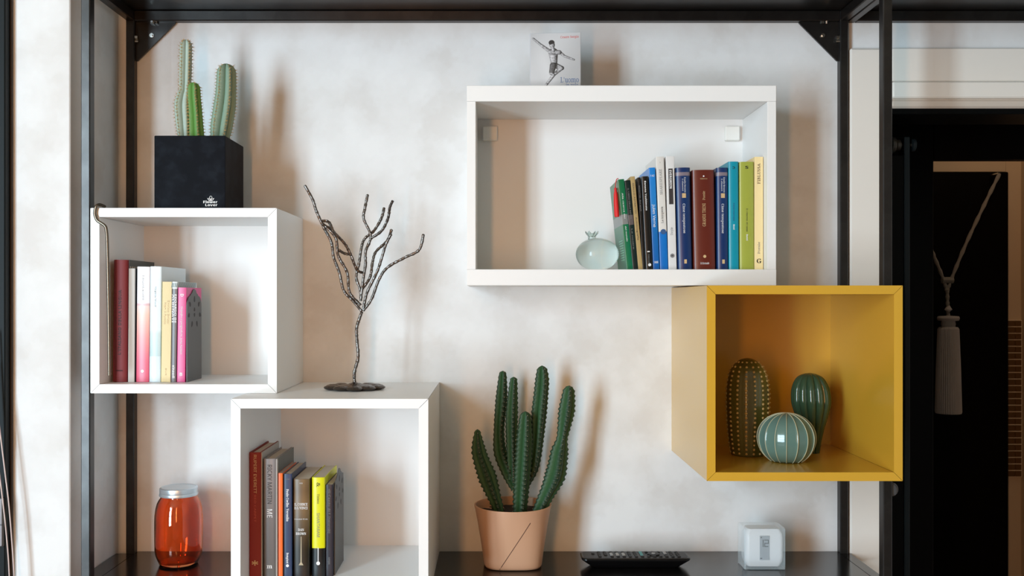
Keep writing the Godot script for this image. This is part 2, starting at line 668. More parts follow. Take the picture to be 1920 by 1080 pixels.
func build_corridor() -> void:
	# the dark passage seen through the doorway
	var s := shape(0)
	s.span(Vector3(0.3, FLOOR, -0.6), Vector3(1.188, CEILING, -0.56), 0.002)
	s.span(Vector3(1.188, 0.378, -0.6), Vector3(RIGHT_WALL, CEILING, -0.56), 0.002)
	structure("wall_passage", s, mats.dark_wood)
	s = shape(0)
	s.span(Vector3(0.18, FLOOR, -1.5), Vector3(0.3, CEILING, -0.12), 0.0)
	structure("wall_passage_side", s, mats.corridor_paint)
	s = shape(0)
	s.span(Vector3(0.18, FLOOR, -1.5), Vector3(2.6, CEILING, -1.4), 0.0)
	structure("wall_far", s, mats.corridor_paint)
	s = shape(0)
	s.span(Vector3(1.876, FLOOR, -1.4), Vector3(2.05, CEILING, -1.28), 0.002)
	structure("wall_far_return", s, mats.corridor_paint)
	# dark door leaf under its pale lintel
	s = shape()
	s.span(Vector3(1.05, 0.448, -1.4), Vector3(1.811, 0.492, -1.375), 0.003)
	structure("trim_5", s, mats.corridor_paint)
	s = shape()
	s.span(Vector3(1.05, FLOOR, -1.4), Vector3(1.811, 0.448, -1.36), 0.003)
	var d := structure("door_1", s, mats.dark_wood)
	s = shape()
	s.tube([Vector3(1.12, -0.35, -1.33), Vector3(1.12, -0.2, -1.33)], 0.008, 10)
	part(d, "door_handle", s, mats.bolt)
	# mosaic band on the wall beside the dark door
	var g := shape(0)
	g.span(Vector3(1.811, -0.636, -1.4), Vector3(1.876, -0.076, -1.394), 0.0)
	var band := thing("mosaic_band", "band of small brown mosaic tiles beside the dark door in the passage", "tiles", Vector3(1.811, -0.636, -1.394))
	g.moved(Transform3D(Basis(), -Vector3(1.811, -0.636, -1.394)))
	part(band, "grout_bed", g, mats.grout)
	var tile := shape()
	tile.box(Vector3.ZERO, Vector3(0.037, 0.0195, 0.004), 0.001)
	var tm := tile.mesh()
	for r in 24:
		for c in 2:
			part(band, "tile", tm, mats.tile, Vector3(0.0205 + 0.0405 * c if c == 0 else 0.0635 - 0.0125, 0.0118 + 0.0233 * r, 0.002)).scale.x = 1.0 if c == 0 else 0.6
	# folded black leaf in the doorway with its hanger
	var leaf := thing("folding_door_leaf", "black folding door leaf at the doorway edge behind the steel post", "door", Vector3(0.842, FLOOR, -0.06))
	s = shape()
	s.span(Vector3(0.0, 0.01, -0.035), Vector3(0.0575, 1.717, 0.0), 0.002)
	part(leaf, "panel", s, mats.black_panel)
	s = shape()
	s.span(Vector3(0.0575, 0.01, -0.035), Vector3(0.07, 1.757, 0.002), 0.002)
	part(leaf, "edge_strip", s, mats.black_edge)  # lighter blue-black colour paints the sheen down the leaf's edge
	s = shape()
	s.span(Vector3(0.0, 1.717, -0.03), Vector3(0.03, 1.722, 0.004), 0.001)
	part(leaf, "hanger_plate", s, mats.bolt)
	s = shape()
	for x in [0.036, 0.048]:
		s.tube([Vector3(x - 0.004, 1.74, -0.012), Vector3(x + 0.004, 1.74, -0.012)], 0.018 if x < 0.04 else 0.012, 14)
	s.tube([Vector3(0.03, 1.74, -0.012), Vector3(0.085, 1.74, -0.012)], 0.004, 8)
	part(leaf, "roller", s, mat("roller_grey", Color(0.2, 0.2, 0.19), 0.4))
	s = shape()
	s.tube([Vector3(0.078, 1.74, -0.012), Vector3(0.085, 1.74, -0.012)], 0.014, 14)
	part(leaf, "roller_nut", s, mats.black_edge)
	# unseen lamp, added to brighten the passage
	var lamp := thing("added_ceiling_lamp", "small round unseen ceiling lamp added to light the passage beyond the doorway", "lamp", Vector3(1.7, 0.9, -0.85))
	s = shape()
	s.lathe([[0.02, 0.0], [0.03, 0.02], [0.03, 0.4]], 16)
	part(lamp, "stem", s, mats.trim)
	var added_bulb := mat("added_bulb", Color(1, 0.95, 0.85), 0.5)
	added_bulb.emission_enabled = true
	added_bulb.emission = Color(1.0, 0.8, 0.6)
	added_bulb.emission_energy_multiplier = 1.5
	s = shape()
	var prof := []
	for i in 11:
		var a := -PI / 2 + PI * i / 10.0
		prof.append([0.07 * cos(a) + 0.0001, -0.08 + 0.07 * sin(a)])
	s.lathe(prof, 20)
	part(lamp, "added_bulb", s, added_bulb)
	# tassel on its cord
	var t := thing("tassel", "grey cord tassel hanging before the dark door in the passage", "tassel", Vector3(1.5704, -0.398, -1.3))
	var o := Vector3(1.5704, -0.398, 0)
	s = shape()
	for q in [[[1.5667, 0.0278], [1.5833, 0.0741], [1.6333, 0.1944], [1.6944, 0.3241], [1.7481, 0.4333]], [[1.5648, 0.0278], [1.5519, 0.0704], [1.5222, 0.1444], [1.4963, 0.2074], [1.4259, 0.3611]], [[1.5667, 0.0278], [1.568, -0.02], [1.5704, -0.0704]]]:
		var pts := []
		for e in smooth(flat(q), 8):
			pts.append(e - o)
		var rad := []
		for i in pts.size():
			rad.append(0.0062 + 0.0012 * sin(i * 1.9))
		s.tube(pts, rad, 8)
	s.tube([Vector3(-0.022, 0.462, 0), Vector3(0.016, 0.462, 0)], 0.011, 8)
	part(t, "cord", s, mats.cord_grey)
	s = shape()
	s.lathe([[0.002, 0.322], [0.034, 0.322], [0.037, 0.33], [0.034, 0.337], [0.006, 0.339], [0.004, 0.352], [0.013, 0.36], [0.004, 0.375], [0.002, 0.39]], 20)
	s.lathe([[0.022, 0.298], [0.024, 0.31], [0.022, 0.322]], 20)
	part(t, "cap", s, mats.tassel_grey)
	var rings := []
	for e in [[0.041, 0.0], [0.0425, 0.006], [0.039, 0.15], [0.034, 0.292], [0.03, 0.299], [0.02, 0.301]]:
		var r := PackedVector3Array()
		for j in 72:
			var a := TAU * j / 72
			var w: float = e[0] * (1.0 + (0.03 if j % 2 else -0.03))
			r.append(Vector3(w * cos(a), e[1], w * sin(a)))
		rings.append(r)
	s = shape(20)
	s.skin(rings)
	part(t, "fringe", s, mats.tassel_grey)
	s = shape()
	s.tube([Vector3(1.7481, 0.4333, -1.36) - o, Vector3(1.7481, 0.4333, -1.3) - o], 0.006, 8)
	for i in s.p.size():
		s.p[i].z += 1.3
	part(t, "hook", s, mats.bolt)


# ------------------------------------------------------------------ rack
func build_rack() -> void:
	var rack := thing("steel_rack", "black raw steel rack with slim square posts standing against the plaster wall", "rack", Vector3(0, FLOOR, 0.0))
	var up := Vector3(0, -FLOOR, 0)
	var post := func(x0: float, x1: float, z0: float, z1: float, y1: float) -> void:
		var s := shape()
		s.span(Vector3(x0, 0.0, z0), Vector3(x1, y1 - FLOOR, z1), 0.0018)
		part(rack, "post", s, mats.steel)
	post.call(-0.7855, -0.768, 0.0, 0.02, 0.612)
	post.call(-0.7835, -0.766, 0.228, 0.25, 0.612)
	post.call(0.7305, 0.748, 0.0, 0.02, 0.612)
	post.call(0.7305, 0.748, 0.228, 0.25, 0.9)
	var beam := func(lo: Vector3, hi: Vector3) -> void:
		var s := shape()
		s.span(lo + up, hi + up, 0.0018)
		part(rack, "beam", s, mats.steel)
	beam.call(Vector3(-0.768, 0.59, 0.0), Vector3(0.7305, 0.612, 0.02))
	beam.call(Vector3(-0.766, 0.59, 0.23), Vector3(0.7305, 0.612, 0.25))
	beam.call(Vector3(-0.7855, 0.59, 0.02), Vector3(-0.768, 0.612, 0.228))
	beam.call(Vector3(0.7305, 0.59, 0.02), Vector3(0.748, 0.612, 0.228))
	beam.call(Vector3(0.7495, 0.59, 0.0), Vector3(0.767, 0.612, 0.25))
	beam.call(Vector3(0.767, 0.59, 0.0), Vector3(2.2, 0.612, 0.02))
	beam.call(Vector3(0.767, 0.59, 0.23), Vector3(2.2, 0.612, 0.25))
	beam.call(Vector3(-0.768, BOARD - 0.04, 0.0), Vector3(0.7305, BOARD - 0.02, 0.02))
	for e in [[-0.7855, 0.748], [0.7495, 2.2]]:
		var s := shape()
		s.span(Vector3(e[0], 0.6122, 0.0) + up, Vector3(e[1], 0.622, 0.25) + up, 0.001)
		part(rack, "top_panel", s, mats.steel)
	# gusset plates with their bolts
	for sgn in [-1.0, 1.0]:
		var x0 := -0.768 if sgn < 0 else 0.7305
		var s := shape(10)
		s.prism(PackedVector2Array([Vector2(x0, 0.59), Vector2(x0 - sgn * 0.084, 0.59), Vector2(x0 - sgn * 0.084, 0.588), Vector2(x0 - sgn * 0.003, 0.507), Vector2(x0, 0.507)]), 0.004, 0.009)
		s.moved(Transform3D(Basis(), up))
		var gp := part(rack, "gusset_plate", s, mats.steel)
		for b in [[0.036, 0.585, 0], [0.034, 0.561, 1], [0.005, 0.556, 2]]:
			s = shape()
			var c := Vector3(x0 - sgn * b[0], b[1], 0.0) + up
			if b[2] == 1:
				s.tube([c + Vector3(0, 0, 0.009), c + Vector3(0, 0, 0.0115)], 0.0048, 12)
				s.tube([c + Vector3(0, 0, 0.0115), c + Vector3(0, 0, 0.0145)], 0.003, 6)
			elif b[2] == 0:
				s.tube([c + Vector3(0, 0.005, 0.013), c + Vector3(0, 0.0, 0.013)], 0.0048, 6)
				s.tube([c + Vector3(0.009, 0.005, 0.013), c + Vector3(0.009, 0.0, 0.013)], 0.003, 8)
			else:
				s.tube([c + Vector3(sgn * 0.005, 0, 0.013), c + Vector3(-sgn * 0.001, 0, 0.013)], 0.0048, 6)
				s.tube([c + Vector3(sgn * 0.005, -0.008, 0.013), c + Vector3(-sgn * 0.002, -0.008, 0.013)], 0.003, 8)
			part(gp, "bolt", s, mats.bolt)
	# the black board at the bottom
	var s2 := shape()
	s2.span(Vector3(-0.768, BOARD - 0.02, 0.001) + up, Vector3(0.7305, BOARD, 0.25) + up, 0.0015)
	s2.span(Vector3(-0.806, BOARD - 0.02, 0.02) + up, Vector3(-0.768, BOARD, 0.228) + up, 0.0)
	s2.span(Vector3(0.7305, BOARD - 0.02, 0.02) + up, Vector3(0.752, BOARD, 0.228) + up, 0.0)
	part(rack, "shelf_board", s2, mats.board)
	# round bumper on the right front post
	var s3 := shape()
	s3.tube([Vector3(0.7495, -0.3616, 0.232) + up, Vector3(0.7495, -0.3616, 0.24) + up], 0.0135, 20)
	s3.tube([Vector3(0.7495, -0.3616, 0.24) + up, Vector3(0.7495, -0.3616, 0.243) + up], 0.01, 20)
	part(rack, "rubber_bumper", s3, mats.rubber)


# ------------------------------------------------------------------ box shelves
func mitred_box(called: String, label: String, x0: float, x1: float, y0: float, y1: float, depth: float, t: float, back: float, m: Material, inside: Material, group: String) -> Node3D:
	var o := thing(called, label, "box shelf", Vector3((x0 + x1) / 2, y0, 0.0), group)
	var hw := (x1 - x0) / 2
	var h := y1 - y0
	var g := 0.0004
	var quads := {
		"top_board": [Vector2(-hw + g, h), Vector2(hw - g, h), Vector2(hw - t - g, h - t), Vector2(-hw + t + g, h - t)],
		"bottom_board": [Vector2(-hw + g, 0), Vector2(hw - g, 0), Vector2(hw - t - g, t), Vector2(-hw + t + g, t)],
		"left": [Vector2(-hw, g), Vector2(-hw, h - g), Vector2(-hw + t, h - t - g), Vector2(-hw + t, t + g)],
		"right": [Vector2(hw, g), Vector2(hw, h - g), Vector2(hw - t, h - t - g), Vector2(hw - t, t + g)],
	}
	for k in quads:
		var s := shape(5)
		s.prism(PackedVector2Array(quads[k]), 0.0, depth)
		part(o, k if k.ends_with("board") else "side_board", s, m)
	var b := shape(5)
	b.span(Vector3(-hw + t - 0.003, t - 0.003, back - 0.004), Vector3(hw - t + 0.003, h - t + 0.003, back), 0.0)
	part(o, "back_panel", b, inside)
	return o


func build_boxes() -> void:
	var grp := "white box shelves"
	mitred_box("box_shelf", "white open box shelf carrying the black square planter on its top", -0.765, -0.4135, -0.1784, 0.171, 0.25, 0.0168, 0.016, mats.white_lacquer, mats.white_inside, grp)
	mitred_box("box_shelf", "white open box shelf standing on the black board under the wire tree", -0.473, -0.1208, BOARD + LIFT, -0.1784 - LIFT, 0.35, 0.017, 0.02, mats.white_lacquer, mats.white_inside, grp)
	mitred_box("box_shelf", "mustard yellow open box shelf holding three ceramic cacti", 0.376, 0.7255, -0.3254, 0.0235, 0.35, 0.0155, 0.018, mats.yellow_lacquer, mats.yellow_lacquer, "")
	var o := thing("wall_shelf", "wide white wall box holding the long row of coloured books", "box shelf", Vector3(0.2433, 0.0255, 0), grp)
	var w := 0.3
	var s := shape()
	s.span(Vector3(-w, 0.3567, 0), Vector3(w, 0.3877, 0.2), 0.0008)
	part(o, "top_board", s, mats.white_lacquer)
	s = shape()
	s.span(Vector3(-w, 0, 0), Vector3(w, 0.0313, 0.2), 0.0008)
	part(o, "bottom_board", s, mats.white_lacquer)
	for sg in [-1.0, 1.0]:
		s = shape()
		s.box(Vector3(sg * (w - 0.0088), 0.194, 0.0996), Vector3(0.0172, 0.3252, 0.1992), 0.0006)
		part(o, "side_board", s, mats.white_lacquer)
	s = shape(0)
	s.span(Vector3(-w + 0.015, 0.028, 0.004), Vector3(w - 0.015, 0.36, 0.008), 0.0)
	part(o, "back_panel", s, mats.white_inside)
	for x in [-0.2560, 0.2590]:
		s = shape()
		s.box(Vector3(x, 0.3255, 0.014), Vector3(0.031, 0.031, 0.013), 0.002)
		part(o, "bracket_cover", s, mats.bracket)


# ------------------------------------------------------------------ books
func lin(c: Color) -> Color:
	return c.srgb_to_linear()


func one(c: Color) -> Array:
	return [[0.0, c], [1.0, c]]


func book(called: String, label: String, group: String, at: Vector3, w: float, h: float, d: float, lean: float, stops: Array, o := {}) -> Node3D:
	var t: float = o.get("board", 0.0009)
	var bulge: float = o.get("round", minf(0.0022, w * 0.12))
	var b := thing(called, label, "book", at + Vector3(0, w / 2 * absf(sin(deg_to_rad(lean))) + LIFT, 0), group)
	b.rotation_degrees = Vector3(0, o.get("turn", 0.0), lean)
	var outline := PackedVector2Array([Vector2(w / 2, -d), Vector2(w / 2, -bulge)])
	var n := 10
	for i in range(1, n):
		var a := PI * i / n
		outline.append(Vector2(w / 2 * cos(a), -bulge + bulge * sin(a)))
	outline.append_array([Vector2(-w / 2, -bulge), Vector2(-w / 2, -d), Vector2(-w / 2 + t, -d), Vector2(-w / 2 + t, -bulge - t), Vector2(w / 2 - t, -bulge - t), Vector2(w / 2 - t, -d)])
	var s := shape(35)
	var tri := PackedVector3Array()
	var col := PackedColorArray()
	var m := outline.size()
	for r in stops.size() - 1:
		var y0: float = stops[r][0] * h
		var y1: float = stops[r + 1][0] * h
		if y1 - y0 < 1e-6:
			continue
		var c0 := lin(stops[r][1])
		var c1 := lin(stops[r + 1][1])
		for j in m:
			var a := outline[j]
			var e := outline[(j + 1) % m]
			tri.append_array([Vector3(a.x, y0, a.y), Vector3(a.x, y1, a.y), Vector3(e.x, y1, e.y), Vector3(a.x, y0, a.y), Vector3(e.x, y1, e.y), Vector3(e.x, y0, e.y)])
			col.append_array([c0, c1, c1, c0, c1, c0])
	s.add(tri, col)
	var idx := Geometry2D.triangulate_polygon(outline)
	for e in [0, 1]:
		var cap := lin(stops[0 if e == 0 else -1][1])
		for i in range(0, idx.size(), 3):
			var q := []
			for k in 3:
				q.append(Vector3(outline[idx[i + k]].x, h * e, outline[idx[i + k]].y))
			s.tri_out(q[0], q[1], q[2], Vector3(0, h / 2, 0) + (q[0] + q[1] + q[2]) / 3.0 * Vector3(1, 0, 1))
			for k in 3:
				s.c[-1 - k] = cap
	part(b, "cover", s, mats.cover_matt if o.get("matt", false) else mats.cover_gloss)
	var inset: float = o.get("inset", 0.003 if t > 0.0015 else 0.0004)
	s = shape(0)
	s.span(Vector3(-w / 2 + t + 0.0001, inset, -d + 0.001 + inset), Vector3(w / 2 - t - 0.0001, h - inset, -bulge - t - 0.0001), 0.0)
	part(b, "page_block", s, mats[o.get("pages", "pages")])
	for e in o.get("texts", []):
		# [name, words, height up the spine, cap height, length, turn, material, font, bold, sideways]
		text(b, e[0], e[1], e[3], Vector3(e[9] if e.size() > 9 else 0.0, e[2], 0.0003), e[5], mats[e[6]], e[4], e[7] if e.size() > 7 else "Droid Serif", e[8] if e.size() > 8 else false)
	for e in o.get("marks", []):
		# [name, x, y, width, height, material]: flat printed blocks; width 0 is a disc
		s = shape()
		if e[3] > 0.0:
			s.box(Vector3(e[1], e[2], 0.0), Vector3(e[3], e[4], 0.0007), 0.0)
		else:
			s.tube([Vector3(e[1], e[2], -0.0004), Vector3(e[1], e[2], 0.0004)], e[4] / 2, 16)
		part(b, e[0], s, mats[e[5]])
	return b


func build_upper_books() -> void:
	var y := -0.1784 + 0.0168
	var z := 0.205
	var g := "books in the box shelf under the black planter"
	var wine := Color(0.46, 0.12, 0.15)
	var b := book("book", "thick dark red hardback with black lettering beside the hanging metal rod", g, Vector3(-0.7283, y, z), 0.0288, 0.2363, 0.146, -0.6, one(wine), {"board": 0.002, "round": 0.006, "matt": true, "texts": [
		["title", "L'ITALIANO DELLA LINGUA", 0.115, 0.0052, 0.125, 90, "print_maroon", "Droid Sans", true], ["publisher", "NUOVA EDIZIONE", 0.022, 0.002, 0.013, 0, "print_maroon", "Droid Sans"]]})
	var s := shape()
	s.span(Vector3(0.0147, 0.2, -0.144), Vector3(0.0153, 0.2365, -0.006), 0.0)
	part(b, "jacket_panel", s, mat("jacket_grey", Color(0.3, 0.31, 0.29), 0.5))
	s = shape()
	for i in 12:
		s.box(Vector3(0.0154, 0.2225, -0.012 - 0.0112 * i), Vector3(0.0004, 0.003, 0.005), 0.0)
	part(b, "jacket_print", s, mats.pages)
	b = book("book", "slim plain light grey book with a black side beside the dark red hardback", g, Vector3(-0.7053, y, z), 0.0125, 0.2196, 0.1, -0.4, one(Color(0.8, 0.79, 0.77)), {"matt": true})
	s = shape()
	s.span(Vector3(0.0063, 0.0, -0.1), Vector3(0.0072, 0.2195, -0.0016), 0.0)
	part(b, "back_cover", s, mats.print_black)
	book("book", "book with spine fading from white through peach to pink", g, Vector3(-0.6836, y, z), 0.0246, 0.2229, 0.14, -0.6, [[0.0, Color(0.85, 0.34, 0.46)], [0.18, Color(0.88, 0.42, 0.52)], [0.38, Color(0.93, 0.6, 0.6)], [0.58, Color(0.95, 0.78, 0.72)], [0.655, Color(0.95, 0.84, 0.82)], [0.672, Color(0.86, 0.7, 0.72)], [0.69, Color(0.94, 0.92, 0.94)], [1.0, Color(0.95, 0.94, 0.95)]], {"texts": [["title", "I nuovi scritti", 0.182, 0.0028, 0.048, -90, "print_grey"]], "marks": [["emblem", 0.0, 0.021, 0.0, 0.006, "print_white"]]})
	book("book", "pale blue white book between the pink fading one and the cream one", g, Vector3(-0.6597, y, z), 0.0216, 0.2234, 0.148, -0.6, [[0.0, Color(0.85, 0.92, 0.95)], [0.22, Color(0.84, 0.91, 0.94)], [0.225, Color(0.74, 0.84, 0.85)], [0.42, Color(0.8, 0.88, 0.88)], [0.45, Color(0.87, 0.93, 0.95)], [1.0, Color(0.9, 0.94, 0.955)]], {"texts": [["title", "Virginia Woolf", 0.165, 0.0026, 0.04, -90, "print_grey"]]})
	book("book", "narrow cream book with faint brown lettering beside the pale blue one", g, Vector3(-0.6383, y, z), 0.018, 0.1938, 0.12, -0.8, one(Color(0.9, 0.83, 0.64)), {"round": 0.0005, "matt": true, "texts": [
		["author", "Enrico Brizzi", 0.135, 0.0034, 0.045, -90, "print_gold", "Droid Sans", false, 0.003], ["title", "Non il fuoco", 0.133, 0.0034, 0.042, -90, "print_gold", "Droid Sans", false, -0.003], ["publisher", "BUR", 0.02, 0.0022, 0.014, -90, "print_gold", "Droid Sans"]]})
	b = book("book", "thin grey book with white lettering and striped top beside the pink paperback", g, Vector3(-0.6235, y, z), 0.0102, 0.1938, 0.122, -0.8, [[0.0, Color(0.42, 0.39, 0.41)], [0.93, Color(0.47, 0.46, 0.47)], [0.93, Color(0.88, 0.91, 0.91)], [1.0, Color(0.88, 0.91, 0.91)]], {"texts": [
		["author", "EDOARDO DE", 0.142, 0.0038, 0.055, -90, "print_white", "Droid Sans", true, 0.0022], ["title", "ALBINATI", 0.142, 0.0038, 0.055, -90, "print_white", "Droid Sans", true, -0.0026], ["publisher", "einaudi", 0.02, 0.0045, 0.025, -90, "print_white", "Droid Sans", true]]})
	s = shape(0)
	for i in 4:
		s.prism(PackedVector2Array([Vector2(-0.0045 + 0.003 * i - 0.002, 0.1830), Vector2(-0.0045 + 0.003 * i - 0.0005, 0.1830), Vector2(-0.0045 + 0.003 * i + 0.001, 0.1915), Vector2(-0.0045 + 0.003 * i - 0.0005, 0.1915)]), -0.0003, 0.0004)
	for i in 24:
		var zz := -0.002 - 0.0047 * i
		for k in 1:
			var q := [Vector3(0.0053, 0.182, zz), Vector3(0.0053, 0.1935, zz - 0.006), Vector3(0.0053, 0.1935, zz - 0.0082), Vector3(0.0053, 0.182, zz - 0.0022)]
			s.tri_out(q[0], q[1], q[2], Vector3(0, 0.19, zz))
			s.tri_out(q[0], q[2], q[3], Vector3(0, 0.19, zz))
	part(b, "stripe_print", s, mat("stripe", Color(0.42, 0.5, 0.5), 0.5))
	b = book("book", "bright pink paperback with white lettering before the grey metal bookend", g, Vector3(-0.6089, y, z), 0.0158, 0.1827, 0.097, -0.8, one(Color(0.83, 0.26, 0.52)), {"round": 0.0006, "texts": [
		["publisher_letter", "D", 0.168, 0.006, 0.005, -90, "print_white", "Droid Sans", true], ["title", "Orgoglio e pregiudizio, Jane Austen", 0.1, 0.0032, 0.092, -90, "print_white", "Droid Sans"], ["mark", "B", 0.015, 0.006, 0.005, 0, "print_white", "Droid Sans", true]]})
	bookend("grey metal bookend with flower holes drawn as shade-dark inlays beside the bright pink paperback", Vector3(-0.5985, y, 0.205), 0.092, 0.1805)


func bookend(label: String, at: Vector3, d: float, h: float) -> void:
	var o := thing("bookend", label, "bookend", at + Vector3(0, LIFT, 0), "grey metal bookends")
	# outline across the depth: u = 0 at the front, d at the back; an ogee top
	var pts := PackedVector2Array([Vector2(0, 0), Vector2(d, 0), Vector2(d, h - 0.034)])
	for i in range(1, 7):
		var a := PI / 2 * i / 6.0
		pts.append(Vector2(d - d * 0.22 * (1.0 - cos(a)), h - 0.034 + 0.02 * sin(a)))
	pts.append_array([Vector2(d * 0.73, h - 0.0105), Vector2(d * 0.66, h - 0.0085), Vector2(d * 0.6, h - 0.003), Vector2(d * 0.5, h), Vector2(d * 0.4, h - 0.003), Vector2(d * 0.34, h - 0.0085), Vector2(d * 0.27, h - 0.0105)])
	for i in range(6, 0, -1):
		var a := PI / 2 * i / 6.0
		pts.append(Vector2(d * 0.22 * (1.0 - cos(a)), h - 0.034 + 0.02 * sin(a)))
	pts.append(Vector2(0, h - 0.034))
	var turn := Transform3D(Basis(Vector3(0, 0, -1), Vector3.UP, Vector3(1, 0, 0)), Vector3(0.0009, 0, 0))
	var s := shape(20)
	s.prism(pts, -0.0008, 0.0008)
	s.moved(turn)
	part(o, "plate", s, mats.bookend_metal)
	# the flower: black inlays paint the shade of its cut-out leaves, two in the middle
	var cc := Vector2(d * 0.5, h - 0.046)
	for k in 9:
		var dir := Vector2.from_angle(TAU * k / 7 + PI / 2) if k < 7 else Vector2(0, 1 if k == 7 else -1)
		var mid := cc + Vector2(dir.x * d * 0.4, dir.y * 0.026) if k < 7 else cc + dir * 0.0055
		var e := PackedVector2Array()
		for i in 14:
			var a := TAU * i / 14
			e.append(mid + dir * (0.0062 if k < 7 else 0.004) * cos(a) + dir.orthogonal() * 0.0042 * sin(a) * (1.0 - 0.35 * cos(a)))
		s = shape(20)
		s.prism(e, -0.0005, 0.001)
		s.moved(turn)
		part(o, "petal_shade", s, mats.print_black)


func build_wall_books() -> void:
	var y := 0.0568
	var z := 0.175
	var g := "books in the wide white wall box"
	var add := func(label: String, x0: float, w: float, h: float, lean: float, stops: Array, o := {}, zz := 0.0, d := 0.135) -> Node3D:
		var t := deg_to_rad(lean)
		var ww: float = w * cos(t)
		return book("book", label, g, Vector3(x0 + w / 2, y, z + zz), ww, h, d, lean, stops, o)
	var green := Color(0.02, 0.42, 0.27)
	var b: Node3D = add.call("leaning green paperback with the red tassel on its side", 0.2569, 0.0120, 0.1775, 5.7, [[0.0, Color(0.03, 0.42, 0.28)], [0.5, green], [0.5, Color(0.5, 0.51, 0.5)], [0.61, Color(0.5, 0.51, 0.5)], [0.61, green], [1.0, Color(0.02, 0.40, 0.24)]], {"round": 0.0006, "texts": [["title", "Alla ricerca dei", 0.125, 0.0025, 0.05, -90, "print_white", "Droid Sans"], ["subtitle", "del mondo", 0.07, 0.0025, 0.03, -90, "print_white", "Droid Sans"]]})
	var s := shape(0)
	for i in 9:
		s.box(Vector3(-0.0061, 0.02 + 0.0048 * i, -0.045 - 0.002 * (i % 3)), Vector3(0.0004, 0.0013, 0.055), 0.0)
	part(b, "cover_lines", s, mat("print_mint", Color(0.62, 0.83, 0.73), 0.6))
	add.call("thin dark teal paperback leaning on the green one", 0.2691, 0.0098, 0.1755, 5.3, [[0.0, Color(0.03, 0.13, 0.13)], [0.5, Color(0.04, 0.15, 0.15)], [0.5, Color(0.36, 0.33, 0.33)], [0.61, Color(0.36, 0.33, 0.33)], [0.61, Color(0.03, 0.1, 0.11)], [1.0, Color(0.04, 0.13, 0.12)]], {"round": 0.0005, "texts": [["title", "IL LIBRO DELLE NOTTI", 0.13, 0.0026, 0.06, -90, "print_grey", "Droid Sans"], ["subtitle", "Le nostre", 0.06, 0.0022, 0.04, -90, "print_grey", "Droid Sans"]]})
	add.call("thin tan paperback leaning between two dark ones", 0.2795, 0.0088, 0.183, 5.0, one(Color(0.68, 0.58, 0.38)), {"round": 0.0005, "matt": true, "texts": [["title", "GIALLO ASTRATTO", 0.14, 0.0028, 0.06, -90, "print_dark", "Droid Sans"], ["author", "Autobiografia", 0.08, 0.0026, 0.045, -90, "print_dark", "Droid Sans"]]})
	add.call("very thin black booklet between the tan and the black paperback", 0.2887, 0.0052, 0.181, 3.4, one(Color(0.07, 0.06, 0.07)), {"round": 0.0003, "texts": [["title", "storie brevi", 0.14, 0.002, 0.05, -90, "print_grey", "Droid Sans"]]})
	b = add.call("black paperback with small white lettering and a white round mark", 0.2943, 0.0135, 0.183, 2.8, one(Color(0.06, 0.06, 0.065)), {"texts": [["title", "Banana Yoshimoto", 0.145, 0.003, 0.058, -90, "print_white", "Droid Sans", true], ["publisher", "Feltrinelli", 0.02, 0.0018, 0.02, -90, "print_grey", "Droid Sans"]], "marks": [["emblem", 0.001, 0.009, 0.0, 0.006, "print_white"], ["dash", 0.0, 0.035, 0.005, 0.002, "print_white"]]})
	add.call("bright blue paperback leaning on the white and blue volume", 0.309, 0.0120, 0.2, 2.5, [[0.0, Color(0.03, 0.36, 0.66)], [0.37, Color(0.06, 0.42, 0.7)], [0.63, Color(0.15, 0.5, 0.78)], [1.0, Color(0.1, 0.5, 0.82)]], {"round": 0.0006, "texts": [["title", "Jules Verne", 0.105, 0.005, 0.045, -90, "print_white", "Droid Sans"], ["number", "988", 0.014, 0.004, 0.008, 0, "print_white", "Droid Sans"], ["top_line", "142", 0.184, 0.0035, 0.008, 0, "print_white", "Droid Sans"]]})
	add.call("tall white volume with its lower third blue", 0.3225, 0.0155, 0.2215, 2.2, [[0.0, Color(0.0, 0.42, 0.74)], [0.335, Color(0.0, 0.45, 0.78)], [0.335, Color(0.87, 0.86, 0.84)], [1.0, Color(0.85, 0.84, 0.82)]], {"round": 0.001, "texts": [["author", "SHAKESPEARE", 0.172, 0.0045, 0.05, 90, "print_grey"], ["title", "La tempesta", 0.107, 0.0038, 0.032, 90, "print_dark"], ["number", "1", 0.21, 0.002, 0.001, 0, "print_dark"]], "marks": [["emblem", 0.001, 0.074, 0.0, 0.0105, "print_blue"]]})
	add.call("tall white paperback with a black title block", 0.339, 0.0157, 0.222, 1.4, one(Color(0.87, 0.87, 0.865)), {"round": 0.0006, "texts": [["title", "EVERGREEN", 0.177, 0.0045, 0.036, -90, "print_white", "Droid Sans", true, 0.0], ["author", "Doyle", 0.075, 0.004, 0.015, 90, "print_grey"], ["emblem_star", "*", 0.025, 0.006, 0.005, 0, "print_black"]], "marks": [["title_block", 0.0004, 0.163, 0.0085, 0.07, "print_dark"], ["emblem", 0.0, 0.027, 0.0, 0.0085, "print_grey"]]})
